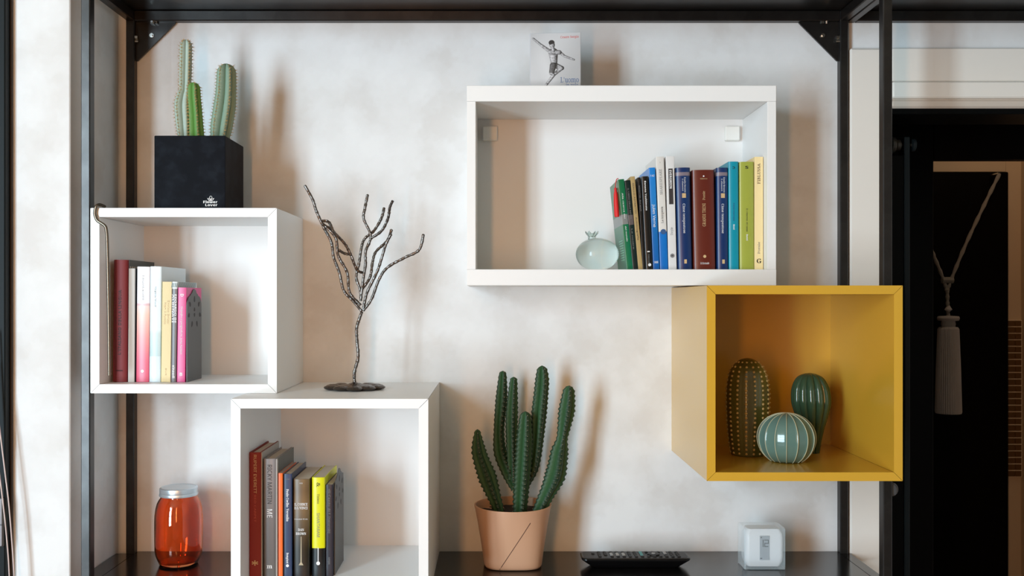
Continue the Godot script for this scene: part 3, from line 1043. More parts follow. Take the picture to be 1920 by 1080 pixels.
	for e in [["wide navy blue hardback between the white paperback and the brown hardback", 0.3568, 0.0292, 0.2, 1.2, 0.0], ["narrower navy blue hardback between the brown hardback and the turquoise book", 0.4343, 0.0226, 0.2, 0.3, 0.0]]:
		var k: float = e[2] / 0.029
		add.call(e[0], e[1], e[2], e[3], e[4], [[0.0, Color(0.06, 0.19, 0.38)], [0.92, Color(0.06, 0.2, 0.4)], [0.92, Color(0.5, 0.46, 0.5)], [0.955, Color(0.5, 0.46, 0.5)], [0.955, Color(0.06, 0.2, 0.4)], [1.0, Color(0.05, 0.18, 0.36)]], {"board": 0.002, "round": 0.006 * k, "inset": 0.0025, "texts": [
			["author", "Emily Bronte", 0.166, 0.0026, 0.03, -90, "print_white", "Droid Serif", false, 0.003], ["series", "I classici", 0.166, 0.0022, 0.024, -90, "print_white", "Droid Serif", false, -0.0015], ["title", "Cime tempestose", 0.1, 0.0042, 0.058, -90, "print_white"]], "marks": [["label_block", 0.0006, 0.145, 0.0075, 0.009, "print_gold"], ["emblem", 0.001, 0.0155, 0.005, 0.008, "print_gold"]]})
	add.call("thick reddish brown hardback with cream upright lettering", 0.3885, 0.0432, 0.1955, 0.8, one(Color(0.38, 0.15, 0.1)), {"board": 0.002, "round": 0.005, "texts": [["title", "GRANDI TRENI", 0.107, 0.0058, 0.045, 90, "print_gold"], ["author", "Poesie", 0.145, 0.0042, 0.017, 90, "print_gold"], ["publisher", "il Giornale", 0.012, 0.0036, 0.017, 0, "print_white"], ["line", "biblioteca", 0.178, 0.0016, 0.014, 0, "print_gold"]], "marks": [["emblem", 0.0, 0.0255, 0.0, 0.006, "print_gold"], ["dot", 0.0, 0.183, 0.0, 0.003, "print_white"]]})
	add.call("turquoise book with a small dark swirl near its top", 0.4575, 0.0198, 0.212, 0.25, one(Color(0.0, 0.57, 0.66)), {"round": 0.003, "texts": [["title", "Istantanea", 0.113, 0.0026, 0.035, -90, "print_blue", "Droid Sans"], ["author", "Benni", 0.0835, 0.003, 0.01, -90, "print_white", "Droid Sans", true], ["swirl", "C", 0.2, 0.0045, 0.005, 180, "print_black", "Droid Sans", true]]})
	add.call("lime green book with a small black swirl near its top", 0.4790, 0.0282, 0.2115, 0.2, one(Color(0.63, 0.66, 0.27)), {"round": 0.003, "texts": [["title", "Il ritorno di casa", 0.097, 0.0026, 0.045, -90, "print_dark", "Droid Sans"], ["author", "Benni", 0.063, 0.003, 0.012, -90, "print_white", "Droid Sans", true], ["swirl", "S", 0.2005, 0.0055, 0.006, 0, "print_black", "Droid Sans", true]]})
	add.call("tall cream paperback at the end against the white side", 0.5078, 0.0166, 0.2212, 0.0, one(Color(0.94, 0.85, 0.63)), {"round": 0.0005, "matt": true, "texts": [["author", "FIBLUSSA", 0.188, 0.0048, 0.04, 90, "print_maroon"], ["title", "Poesie", 0.0425, 0.004, 0.023, 90, "print_grey"], ["emblem", "G", 0.0165, 0.008, 0.009, 0, "print_black", "Droid Serif", true]]})
	# red tassel bookmark on the side of the green book
	var t := thing("bookmark_tassel", "red tassel bookmark hanging against the green leaning book", "bookmark", Vector3(0.2405, 0.1625, 0.15))
	t.rotation_degrees.z = 3.0
	s = shape()
	var prof := [[0.0005, 0.0], [0.0046, 0.0], [0.0052, 0.004], [0.005, 0.03], [0.0042, 0.045], [0.0026, 0.052], [0.003, 0.054], [0.003, 0.057], [0.0012, 0.058], [0.0008, 0.06]]
	s.lathe(prof, 14)
	part(t, "fringe", s, mats.tassel_red)
	s = shape()
	s.tube(smooth([Vector3(0, 0.059, 0), Vector3(0.001, 0.068, 0.001), Vector3(0.004, 0.0755, -0.002), Vector3(0.0075, 0.0765, -0.005)], 4), 0.0008, 6)
	part(t, "cord", s, mats.tassel_red)


func build_lower_books() -> void:
	var y := BOARD + 0.017 + LIFT
	var g := "books in the box shelf under the wire tree"
	var d := 0.146
	var b := book("book", "tall brick red hardback with thin white lettering against the box side", g, Vector3(-0.4447, y, 0.29), 0.0214, 0.239, d, 0.0, one(Color(0.52, 0.12, 0.09)), {"board": 0.0022, "round": 0.002, "matt": true, "texts": [
		["author", "RUPERT EVERETT", 0.1996, 0.0048, 0.071, -90, "print_gold", "Droid Sans"], ["title", "RED CARPET", 0.1359, 0.0035, 0.05, -90, mat_key("print_rose", Color(0.72, 0.32, 0.26)), "Droid Sans"], ["publisher", "*", 0.0297, 0.016, 0.012, 0, "print_gold"]]})
	var s := shape()
	s.span(Vector3(0.0108, 0.0, -0.145), Vector3(0.0123, 0.2385, -0.003), 0.0)
	part(b, "jacket_panel", s, mats.pages_grey)
	b = book("book", "grey hardback with large grey and white lettering beside the red one", g, Vector3(-0.4192, y, 0.285), 0.0225, 0.2263, d, 0.0, [[0.0, Color(0.4, 0.385, 0.375)], [0.4, Color(0.44, 0.42, 0.42)], [1.0, Color(0.56, 0.535, 0.535)]], {"board": 0.0022, "round": 0.003, "texts": [
		["author", "RICKY MARTIN", 0.1793, 0.0075, 0.072, -90, "print_dark", "Droid Sans"], ["title", "ME", 0.1256, 0.009, 0.0155, -90, "print_white", "Droid Sans"], ["publisher", "m", 0.0273, 0.007, 0.01, 0, "print_white", "Droid Serif", true]]})
	s = shape()
	s.span(Vector3(0.01135, 0.0, -0.144), Vector3(0.0145, 0.226, -0.001), 0.001)
	part(b, "jacket_flap", s, mat("jacket_pale", Color(0.66, 0.63, 0.6), 0.4))
	s = shape()
	s.span(Vector3(0.0146, 0.0, -0.1445), Vector3(0.0151, 0.2265, -0.008), 0.0)
	part(b, "jacket_panel", s, mat("jacket_dark", Color(0.33, 0.34, 0.32), 0.45))
	book("book", "thin orange booklet between the grey and the blue book", g, Vector3(-0.4002, y, 0.28), 0.0082, 0.199, d - 0.02, 0.0, one(Color(0.92, 0.42, 0.16)), {"round": 0.0006, "pages": "pages_grey"})
	b = book("book", "slate blue hardback with white lettering down the spine", g, Vector3(-0.388, y, 0.275), 0.0163, 0.1966, d - 0.01, 0.0, one(Color(0.16, 0.235, 0.36)), {"board": 0.0018, "round": 0.001, "inset": 0.0015, "texts": [
		["author", "Paulo Coelho  Veronika", 0.1385, 0.0042, 0.06, -90, "print_white", "Droid Serif", true], ["publisher", "Bompiani", 0.0402, 0.0038, 0.02, -90, "print_white", "Droid Serif", true], ["number", "Seul", 0.1872, 0.0026, 0.0075, 0, "print_grey"]], "marks": [["emblem", 0.0, 0.0260, 0.0, 0.0055, "print_white"]]})
	b = book("book", "thick mottled brown book with white lettering lines across its spine", g, Vector3(-0.3638, y, 0.27), 0.0304, 0.1858, d - 0.01, 0.0, [[0.0, Color(0.12, 0.105, 0.085)], [0.3, Color(0.16, 0.135, 0.1)], [0.42, Color(0.26, 0.21, 0.15)], [0.6, Color(0.4, 0.33, 0.23)], [0.75, Color(0.5, 0.4, 0.27)], [0.88, Color(0.42, 0.33, 0.22)], [1.0, Color(0.47, 0.38, 0.26)]], {"round": 0.004, "texts": [
		["title", "IL CODICE", 0.1389, 0.0044, 0.0245, 0, "print_white", "Droid Serif", true], ["title", "DA VINCI", 0.1321, 0.0044, 0.0245, 0, "print_white", "Droid Serif", true], ["subtitle", "romanzo di un", 0.1116, 0.0022, 0.0245, 0, "print_white"], ["author", "DAN", 0.0915, 0.0042, 0.011, 0, "print_white", "Droid Serif", true], ["author", "BROWN", 0.0842, 0.0042, 0.019, 0, "print_white", "Droid Serif", true], ["series", "OSCAR", 0.1784, 0.002, 0.006, 0, "print_white"]]})
	s = shape(0)
	s.prism(PackedVector2Array([Vector2(-0.0045, 0.0255), Vector2(0.0045, 0.0255), Vector2(0.0012, 0.031), Vector2(0.0009, 0.079), Vector2(-0.0004, 0.079), Vector2(-0.0009, 0.031)]), -0.0004, 0.0003)
	part(b, "emblem", s, mat("print_cream", Color(0.72, 0.66, 0.55), 0.6))
	b = book("book", "book with a lemon yellow jacket above a black base", g, Vector3(-0.3333, y, 0.262), 0.0248, 0.1875, d - 0.008, 0.0, [[0.0, Color(0.1, 0.12, 0.14)], [0.293, Color(0.06, 0.065, 0.075)], [0.293, Color(0.86, 0.85, 0.08)], [1.0, Color(0.87, 0.86, 0.1)]], {"round": 0.004, "board": 0.0016, "inset": 0.001, "texts": [
		["title", "SHANTARAM", 0.0985, 0.005, 0.045, -90, "print_grey", "Droid Sans"], ["author", "Tiziano", 0.1475, 0.0035, 0.018, -90, "print_dark", "Droid Serif"], ["emblem", "&", 0.1740, 0.006, 0.008, -90, "print_black"]], "marks": [["stripe", 0.0, 0.0431, 0.0015, 0.026, "print_white"], ["disc", 0.0, 0.0269, 0.0, 0.007, "print_white"]]})
	book("book", "dark violet grey book before the grey bookend", g, Vector3(-0.3138, y, 0.255), 0.014, 0.173, d - 0.02, 0.0, one(Color(0.15, 0.14, 0.185)), {"round": 0.001, "board": 0.0016, "inset": 0.0008, "texts": [
		["title", "Il Canto di", 0.1421, 0.0034, 0.04, -90, "print_grey", "Droid Serif"], ["author", "F. Dostoevskij", 0.1008, 0.0034, 0.038, -90, "print_grey", "Droid Serif"], ["publisher", "Adelphi", 0.0299, 0.003, 0.014, -90, "print_grey"], ["number", "8", 0.1638, 0.0025, 0.002, 0, "print_grey"]]})
	bookend("grey metal bookend with flower holes drawn as shade-dark inlays beside the violet grey book", Vector3(-0.3062, y, 0.245), 0.105, 0.1935)


func mat_key(called: String, c: Color) -> String:
	mat(called, c, 0.6)
	return called


func build_small_book() -> void:
	# a small book standing on the wide white box, its cover to the room
	var at := Vector3(0.1178, 0.4136, 0.155)
	var b := thing("small_book", "small silver grey book with a leaping figure standing on the wide white box", "book", at)
	b.rotation_degrees = Vector3(0, -5.0, 0)
	var w := 0.1
	var h := 0.1138
	var s := shape()
	s.span(Vector3(-w / 2, 0, -0.012), Vector3(w / 2, h, -0.0105), 0.0004)
	s.span(Vector3(-w / 2, 0, -0.0015), Vector3(w / 2, h, 0), 0.0004)
	s.span(Vector3(-w / 2 - 0.0008, 0, -0.012), Vector3(-w / 2 + 0.001, h, 0), 0.0006)
	part(b, "cover", s, mat("silver_cover", Color(0.77, 0.78, 0.8), 0.35))
	s = shape(0)
	s.span(Vector3(-w / 2 + 0.001, 0.0005, -0.0104), Vector3(w / 2 - 0.001, h - 0.0008, -0.0016), 0.0)
	part(b, "page_block", s, mats.pages)
	# the printed picture: a silver grey leaping figure
	var iw := 312
	var ih := 405
	var im := Image.create_empty(iw, ih, false, Image.FORMAT_RGB8)
	var bones := [
		[0.045, 0.085, 0.20, 0.2, 0.022, 0.026], [0.20, 0.2, 0.37, 0.31, 0.028, 0.036], [0.57, 0.33, 0.68, 0.41, 0.034, 0.026], [0.68, 0.41, 0.87, 0.475, 0.026, 0.018],
		[0.45, 0.335, 0.47, 0.54, 0.095, 0.062], [0.4, 0.33, 0.57, 0.34, 0.05, 0.05], [0.43, 0.2, 0.43, 0.215, 0.052, 0.052], [0.44, 0.25, 0.46, 0.31, 0.032, 0.032],
		[0.49, 0.57, 0.62, 0.62, 0.062, 0.05], [0.62, 0.62, 0.46, 0.74, 0.042, 0.03], [0.45, 0.57, 0.42, 0.7, 0.066, 0.05], [0.46, 0.74, 0.32, 0.9, 0.034, 0.026], [0.32, 0.9, 0.24, 1.0, 0.026, 0.024],
	]
	var noise := FastNoiseLite.new()
	noise.frequency = 0.05
	for py in ih:
		for px in iw:
			var u := px / float(iw)
			var v := py / float(ih)
			var back := 0.74 + 0.06 * sin(u * 3.0 + v * 2.0) + 0.08 * smoothstep(0.25, -0.1, absf(u - 0.12 - 0.33 * v)) * smoothstep(0.1, 0.9, v)
			var c := Color(back * 0.985, back * 0.99, back)
			var q := Vector2(u, v * 1.3)
			for e in bones:
				var a := Vector2(e[0], e[1] * 1.3)
				var d := Vector2(e[2], e[3] * 1.3) - a
				var t := clampf((q - a).dot(d) / d.length_squared(), 0.0, 1.0)
				var off := q - a - d * t
				var r: float = lerpf(e[4], e[5], t)
				var far := off.length()
				if far < r + 0.004:
					var k := minf(far / r, 1.0)
					var tone := 0.66 - 0.42 * k * k * k - 0.3 * off.x / r + 0.22 * noise.get_noise_2d(px * 1.2, py * 1.2)
					if v > 0.52 and v < 0.7 and u > 0.36 and u < 0.54:
						tone *= 0.55
					c = c.lerp(Color(tone, tone, tone * 1.02), clampf((r + 0.004 - far) / 0.006, 0.0, 1.0))
			if Vector2(u - 0.42, (v - 0.165) * 1.3).length() < 0.06 and v < 0.19 + 0.3 * (0.43 - u):
				c = Color(0.16, 0.16, 0.17)
			im.set_pixel(px, py, c)
	var pm := mat("cover_picture", Color.WHITE, 0.35)
	pm.albedo_texture = ImageTexture.create_from_image(im)
	var st := shape(0)
	var x0 := -w / 2 + 0.0012
	var x1 := w / 2 - 0.0008
	st.add(PackedVector3Array([Vector3(x0, 0.001, 0.0003), Vector3(x0, h - 0.001, 0.0003), Vector3(x1, h - 0.001, 0.0003), Vector3(x0, 0.001, 0.0003), Vector3(x1, h - 0.001, 0.0003), Vector3(x1, 0.001, 0.0003)]), PackedColorArray(), PackedVector2Array([Vector2(0, 1), Vector2(0, 0), Vector2(1, 0), Vector2(0, 1), Vector2(1, 0), Vector2(1, 1)]))
	for i in 2:
		if -(st.p[1] - st.p[0]).cross(st.p[2] - st.p[0]).z < 0.0:
			for f in range(0, 6, 3):
				var a := st.p[f + 1]
				st.p[f + 1] = st.p[f + 2]
				st.p[f + 2] = a
				var ua := st.uv[f + 1]
				st.uv[f + 1] = st.uv[f + 2]
				st.uv[f + 2] = ua
	part(b, "cover_picture", st, pm)
	text(b, "author", "Cesare Sergio", 0.0042, Vector3(0.028, h - 0.009, 0.0004), 1.0, mats.print_red, 0.036)
	text(b, "title", "L'uomo", 0.0095, Vector3(0.028, 0.0195, 0.0004), 0.0, mats.print_blue, 0.036)
	text(b, "subtitle", "in volo", 0.0085, Vector3(0.033, 0.0085, 0.0004), 0.0, mats.print_blue, 0.024)


# ------------------------------------------------------------------ plants
func cactus(body: Shape, spines: Shape, pts: Array, radii: Array, ribs: int, depth: float, sharp: float, tooth: float, pitch: float, flat_col: Color, rib_col: Color, spine_len: float, twist := 0.0, spine_n := 3, rib_sharp := 3.0) -> void:
	# a ribbed column swept along pts; radii at those points; teeth and spines every pitch along each rib
	var line := smooth(pts, 10)
	var rl := []
	for i in radii.size() - 1:
		for k in 10:
			rl.append(lerpf(radii[i], radii[i + 1], smoothstep(0.0, 1.0, k / 10.0) * 0.5 + k / 20.0))
	rl.append(radii[-1])
	# resample finely by length
	var cum := [0.0]
	for i in range(1, line.size()):
		cum.append(cum[-1] + line[i].distance_to(line[i - 1]))
	var total: float = cum[-1]
	var n := int(total / (pitch / 4.0)) + 2
	var cen := []
	var rad := []
	var j := 0
	for i in n + 1:
		var at := total * i / n
		while j < line.size() - 2 and cum[j + 1] < at:
			j += 1
		var f := clampf((at - cum[j]) / maxf(cum[j + 1] - cum[j], 1e-6), 0.0, 1.0)
		cen.append(line[j].lerp(line[j + 1], f))
		rad.append(lerpf(rl[j], rl[j + 1], f))
	# round off the tip
	var tip: float = rad[-1]
	for i in n + 1:
		var left := total - total * i / n
		if left < tip:
			rad[i] *= sqrt(maxf(1.0 - pow(1.0 - left / tip, 2.0), 0.004))
	var fr := Shape.frames(cen)
	var m := ribs * 8
	var rings := []
	var cols := []
	for i in n + 1:
		var r := PackedVector3Array()
		var cc := PackedColorArray()
		var along := total * i / n
		var wave := 0.5 - 0.5 * cos(TAU * along / pitch)
		for k in m:
			var a := TAU * k / m + twist
			var c := pow(absf(cos((a - twist) * ribs / 2.0)), sharp)
			var rr: float = rad[i] * (1.0 - depth * (1.0 - c)) * (1.0 - tooth * c * c * c * wave)
			r.append(cen[i] + (fr[i][0] * cos(a) + fr[i][1] * sin(a)) * rr)
			cc.append(lin(flat_col.lerp(rib_col, pow(c, rib_sharp))))
		rings.append(r)
		cols.append(cc)
	body.skin(rings, true, false, cols)
	var count := int(total / pitch)
	for q in count + 1:
		var i := mini(int(round(q * pitch / total * n)), n - 1)
		for b in ribs:
			var a := TAU * b / ribs + twist
			var dir: Vector3 = (fr[i][0] * cos(a) + fr[i][1] * sin(a)).normalized()
			var base: Vector3 = cen[i] + dir * rad[i] * 0.97
			var up: Vector3 = (cen[mini(i + 1, n)] - cen[maxi(i - 1, 0)]).normalized()
			var side := dir.cross(up)
			for k in spine_n:
				var way := (dir + side * rng.randf_range(-0.9, 0.9) + up * rng.randf_range(-0.7, 0.9)).normalized()
				var e := base + way * spine_len * rng.randf_range(0.6, 1.25)
				var w := spine_len * 0.07 + 0.00012
				var c0 := base + side * w
				var c1 := base - side * w
				var c2 := base + up * w
				spines.tri_out(c0, c1, e, base - dir * 0.001 - up * 0.001)
				spines.tri_out(c1, c2, e, base)
				spines.tri_out(c2, c0, e, base)
			# the woolly cushion the spines grow from
			var s := 0.0013 if spine_n > 2 else 0.0009
			var mid := base
			var v := [mid + side * s, mid + up * s, mid - side * s, mid - up * s]
			for k in 4:
				spines.tri_out(v[k], v[(k + 1) % 4], mid + dir * s, mid - dir * s)


func build_black_planter() -> void:
	var o := thing("planter", "glossy black square planter with three pale ribbed cacti on the white box shelf", "planter", Vector3(-0.586, 0.171 + LIFT, 0.16))
	# square pot, 13.6 cm wide, open at the top
	var hw := 0.068
	var rings := []
	for e in [[hw - 0.001, 0.0], [hw, 0.001], [hw, 0.1395], [hw - 0.0008, 0.1405], [hw - 0.004, 0.1405], [hw - 0.005, 0.1395], [hw - 0.005, 0.13]]:
		rings.append(rounded(e[0], e[0], 0.0016, e[1], Vector3(0, 0, -0.004), 2))
	var s := shape(30)
	s.skin(rings)
	part(o, "pot", s, mats.black_pot)
	s = shape(0)
	s.box(Vector3(0, 0.13, -0.004), Vector3(0.124, 0.008, 0.124), 0.001)
	part(o, "soil", s, mats.soil)
	var green := Color(0.55, 0.65, 0.585)
	var fresh := Color(0.4, 0.62, 0.3)
	var pale := Color(0.72, 0.78, 0.745)
	var dark := Color(0.36, 0.48, 0.38)
	var rib := Color(0.42, 0.42, 0.28)
	for e in [
		[[[-0.0296, 0.13], [-0.0333, 0.1882], [-0.0342, 0.2128], [-0.0312, 0.234], [-0.0296, 0.2415], [-0.0285, 0.2744], [-0.0272, 0.3408]], [0.0115, 0.0165, 0.017, 0.0135, 0.0116, 0.0128, 0.0126], pale, 0.0, 5, 0.55],
		[[[-0.0030, 0.13], [-0.0061, 0.1923], [-0.0087, 0.2251], [-0.0091, 0.2545]], [0.0165, 0.0142, 0.0138, 0.0125], fresh, 0.01, 5, 0.2],
		[[[0.0364, 0.13], [0.0422, 0.1718], [0.0479, 0.2087], [0.0508, 0.2415], [0.0520, 0.2945]], [0.0165, 0.0225, 0.0225, 0.0208, 0.0188], green, -0.004, 6, 0.1],
	]:
		var body := shape(60)
		var sp := shape(0)
		cactus(body, sp, flat(e[0], e[3]), e[1], e[4], 0.5, 1.2, 0.05, 0.0064, e[2].lerp(dark, 0.12), e[2].lerp(rib, 0.6), 0.0058, e[5], 6, 5.0)
		var stem := part(o, "cactus_stem", body, mats.cactus_pale)
		stuff(part(stem, "spines", sp, mats.spine_gold))
	# the printed emblem and name at the lower right of the front
	var zf := 0.0642
	var px := 0.0405
	s = shape()
	var petals := [[0.0, 0.0068, 0.0, 0.0026], [0.0058, 0.0048, 0.9, 0.0022], [-0.0058, 0.0048, -0.9, 0.0022]]
	for e in petals:
		var loop := []
		for i in 13:
			var a := TAU * i / 12
			var u: float = sin(a) * e[3] * (1.0 if cos(a) < 0 else 0.75)
			var v: float = -cos(a) * e[1] * 0.62 + e[1] * 0.62
			loop.append(Vector3(px, 0.0165, zf) + Vector3(u * cos(e[2]) + v * sin(e[2]), v * cos(e[2]) - u * sin(e[2]), 0))
		s.tube(loop, 0.00045, 5)
	var arc := []
	for i in 9:
		var a := lerpf(-1.25, 1.25, i / 8.0)
		arc.append(Vector3(px + 0.0066 * sin(a), 0.0228 - 0.0066 * cos(a) * 0.95, zf))
	s.tube(arc, 0.00045, 5)
	part(o, "emblem", s, mats.print_white)
	text(o, "lettering", "Flower", 0.0046, Vector3(px - 0.0012, 0.0135, zf), 0, mats.print_white, 0.0268, "Droid Sans", true)
	text(o, "lettering", "Lover", 0.0046, Vector3(px + 0.0007, 0.0077, zf), 0, mats.print_white, 0.023, "Droid Sans", true)


func build_terracotta_cactus() -> void:
	var o := thing("potted_cactus", "pink terracotta pot with a branching dark green cactus on the black board", "potted plant", Vector3(0.0343, BOARD + LIFT, 0.1))
	var super_ring := func(h: float, n: float, y: float) -> PackedVector3Array:
		var r := PackedVector3Array()
		for j in 64:
			var a := TAU * j / 64
			var q := pow(pow(absf(cos(a)), n) + pow(absf(sin(a)), n), -1.0 / n)
			r.append(Vector3(h * q * cos(a), y, h * q * sin(a)))
		return r
	# square at the foot, round at the rim: [half width, squareness, height]
	var prof := [[0.052, 3.6, 0.0], [0.0565, 3.7, 0.0015], [0.0588, 3.7, 0.006], [0.062, 3.5, 0.03], [0.0668, 3.1, 0.06], [0.072, 2.6, 0.09], [0.0768, 2.15, 0.113], [0.0786, 2.03, 0.1195], [0.0786, 2.0, 0.1212], [0.0775, 2.0, 0.1218], [0.0755, 2.0, 0.1212], [0.074, 2.0, 0.116], [0.0715, 2.1, 0.104]]
	var rings := []
	for e in prof:
		rings.append(super_ring.call(e[0], e[1], e[2]))
	var s := shape(50)
	s.skin(rings)
	part(o, "pot", s, mats.terracotta)
	s = shape(0)
	var top := super_ring.call(0.0725, 2.0, 0.1045) as PackedVector3Array
	for j in top.size():
		top[j].y += rng.randf_range(-0.001, 0.001)
	s.skin([super_ring.call(0.0715, 2.0, 0.1035), top])
	part(o, "soil", s, mats.soil)
	# the slanting seam across the front
	var line := []
	for i in 15:
		var t := i / 14.0
		var x := lerpf(-0.0272, 0.0335, t)
		var y := lerpf(0.003, 0.0985, t)
		var hw := 0.0
		var n := 2.0
		for k in prof.size() - 1:
			if prof[k][2] <= y and y <= prof[k + 1][2] and prof[k + 1][2] > prof[k][2]:
				var f: float = (y - prof[k][2]) / (prof[k + 1][2] - prof[k][2])
				hw = lerpf(prof[k][0], prof[k + 1][0], f)
				n = lerpf(prof[k][1], prof[k + 1][1], f)
				break
		line.append(Vector3(x, y, hw * pow(1.0 - pow(absf(x) / hw, n), 1.0 / n) - 0.0002))
	s = shape()
	s.tube(line, 0.0008, 6)
	part(o, "seam", s, mats.seam)
	var green := Color(0.19, 0.34, 0.2)
	var light := Color(0.23, 0.38, 0.24)
	var edge := Color(0.12, 0.2, 0.13)
	# [points, radii, depth position, lean in depth, ribs, twist]
	for e in [
		[[[-0.0256, 0.1], [-0.0341, 0.1271], [-0.0518, 0.1779], [-0.0688, 0.2287], [-0.0721, 0.2754]], [0.0095, 0.0135, 0.0205, 0.0165, 0.005], 0.01, 0.0, 4, 0.1],
		[[[0.0053, 0.15], [-0.0116, 0.1863], [-0.0256, 0.2244], [-0.0281, 0.2710], [-0.0231, 0.3302], [-0.0201, 0.3915]], [0.01, 0.0145, 0.0155, 0.0125, 0.0145, 0.0085], -0.01, -0.012, 4, 0.45],
		[[[-0.0002, 0.1706], [-0.0019, 0.2414], [-0.0019, 0.3048], [0.0023, 0.3800]], [0.011, 0.013, 0.014, 0.008], -0.006, -0.004, 4, 0.2],
		[[[0.0138, 0.1], [0.0159, 0.1440], [0.0193, 0.1948], [0.0226, 0.2541], [0.0252, 0.3130]], [0.0155, 0.018, 0.0195, 0.0185, 0.012], 0.014, 0.008, 4, 0.35],
		[[[0.0235, 0.155], [0.0404, 0.1948], [0.0476, 0.2414], [0.0540, 0.3048], [0.0600, 0.3683], [0.0600, 0.4030]], [0.01, 0.0155, 0.017, 0.0185, 0.017, 0.0105], -0.008, -0.004, 4, 0.4],
		[[[0.0476, 0.1], [0.0667, 0.1398], [0.0857, 0.1821], [0.0942, 0.2280], [0.1000, 0.2590], [0.1090, 0.3133], [0.1145, 0.3640]], [0.0125, 0.017, 0.0235, 0.02, 0.0125, 0.0185, 0.0115], 0.012, 0.0, 4, 0.15],
	]:
		var body := shape(50)
		var sp := shape(0)
		cactus(body, sp, flat(e[0], e[2], e[3]), e[1], e[4], 0.6, 1.1, 0.17, 0.0098, light.lerp(green, rng.randf()), edge, 0.0028, e[5], 2)
		var stem := part(o, "cactus_stem", body, mats.cactus_pale)
		stuff(part(stem, "spines", sp, mats.spine_dark))


# ------------------------------------------------------------------ ornaments
func build_rod_hook() -> void:
	var o := thing("metal_rod", "thin bent metal rod hooked over the upper front edge of a white box shelf", "rod", Vector3(-0.7273, -0.1444, 0.253))
	var pts := [[-0.7435, 0.1748, 0.236], [-0.7460, 0.1768, 0.243], [-0.7490, 0.1772, 0.249], [-0.7520, 0.1740, 0.2545], [-0.7545, 0.1657, 0.2545], [-0.7545, 0.1576, 0.2545], [-0.7505, 0.1475, 0.2545], [-0.7434, 0.1424, 0.2545], [-0.7364, 0.1374, 0.2545], [-0.7333, 0.1293, 0.2545], [-0.7313, 0.1010, 0.2545], [-0.7293, 0.0, 0.2545], [-0.7273, -0.1444, 0.2545]]
	var line := []
	for e in pts:
		line.append(Vector3(e[0] + 0.7273, e[1] + 0.1444, e[2] - 0.253))
	var s := shape()
	s.tube(smooth(line, 5), 0.003, 12)
	part(o, "rod", s, mats.rod)


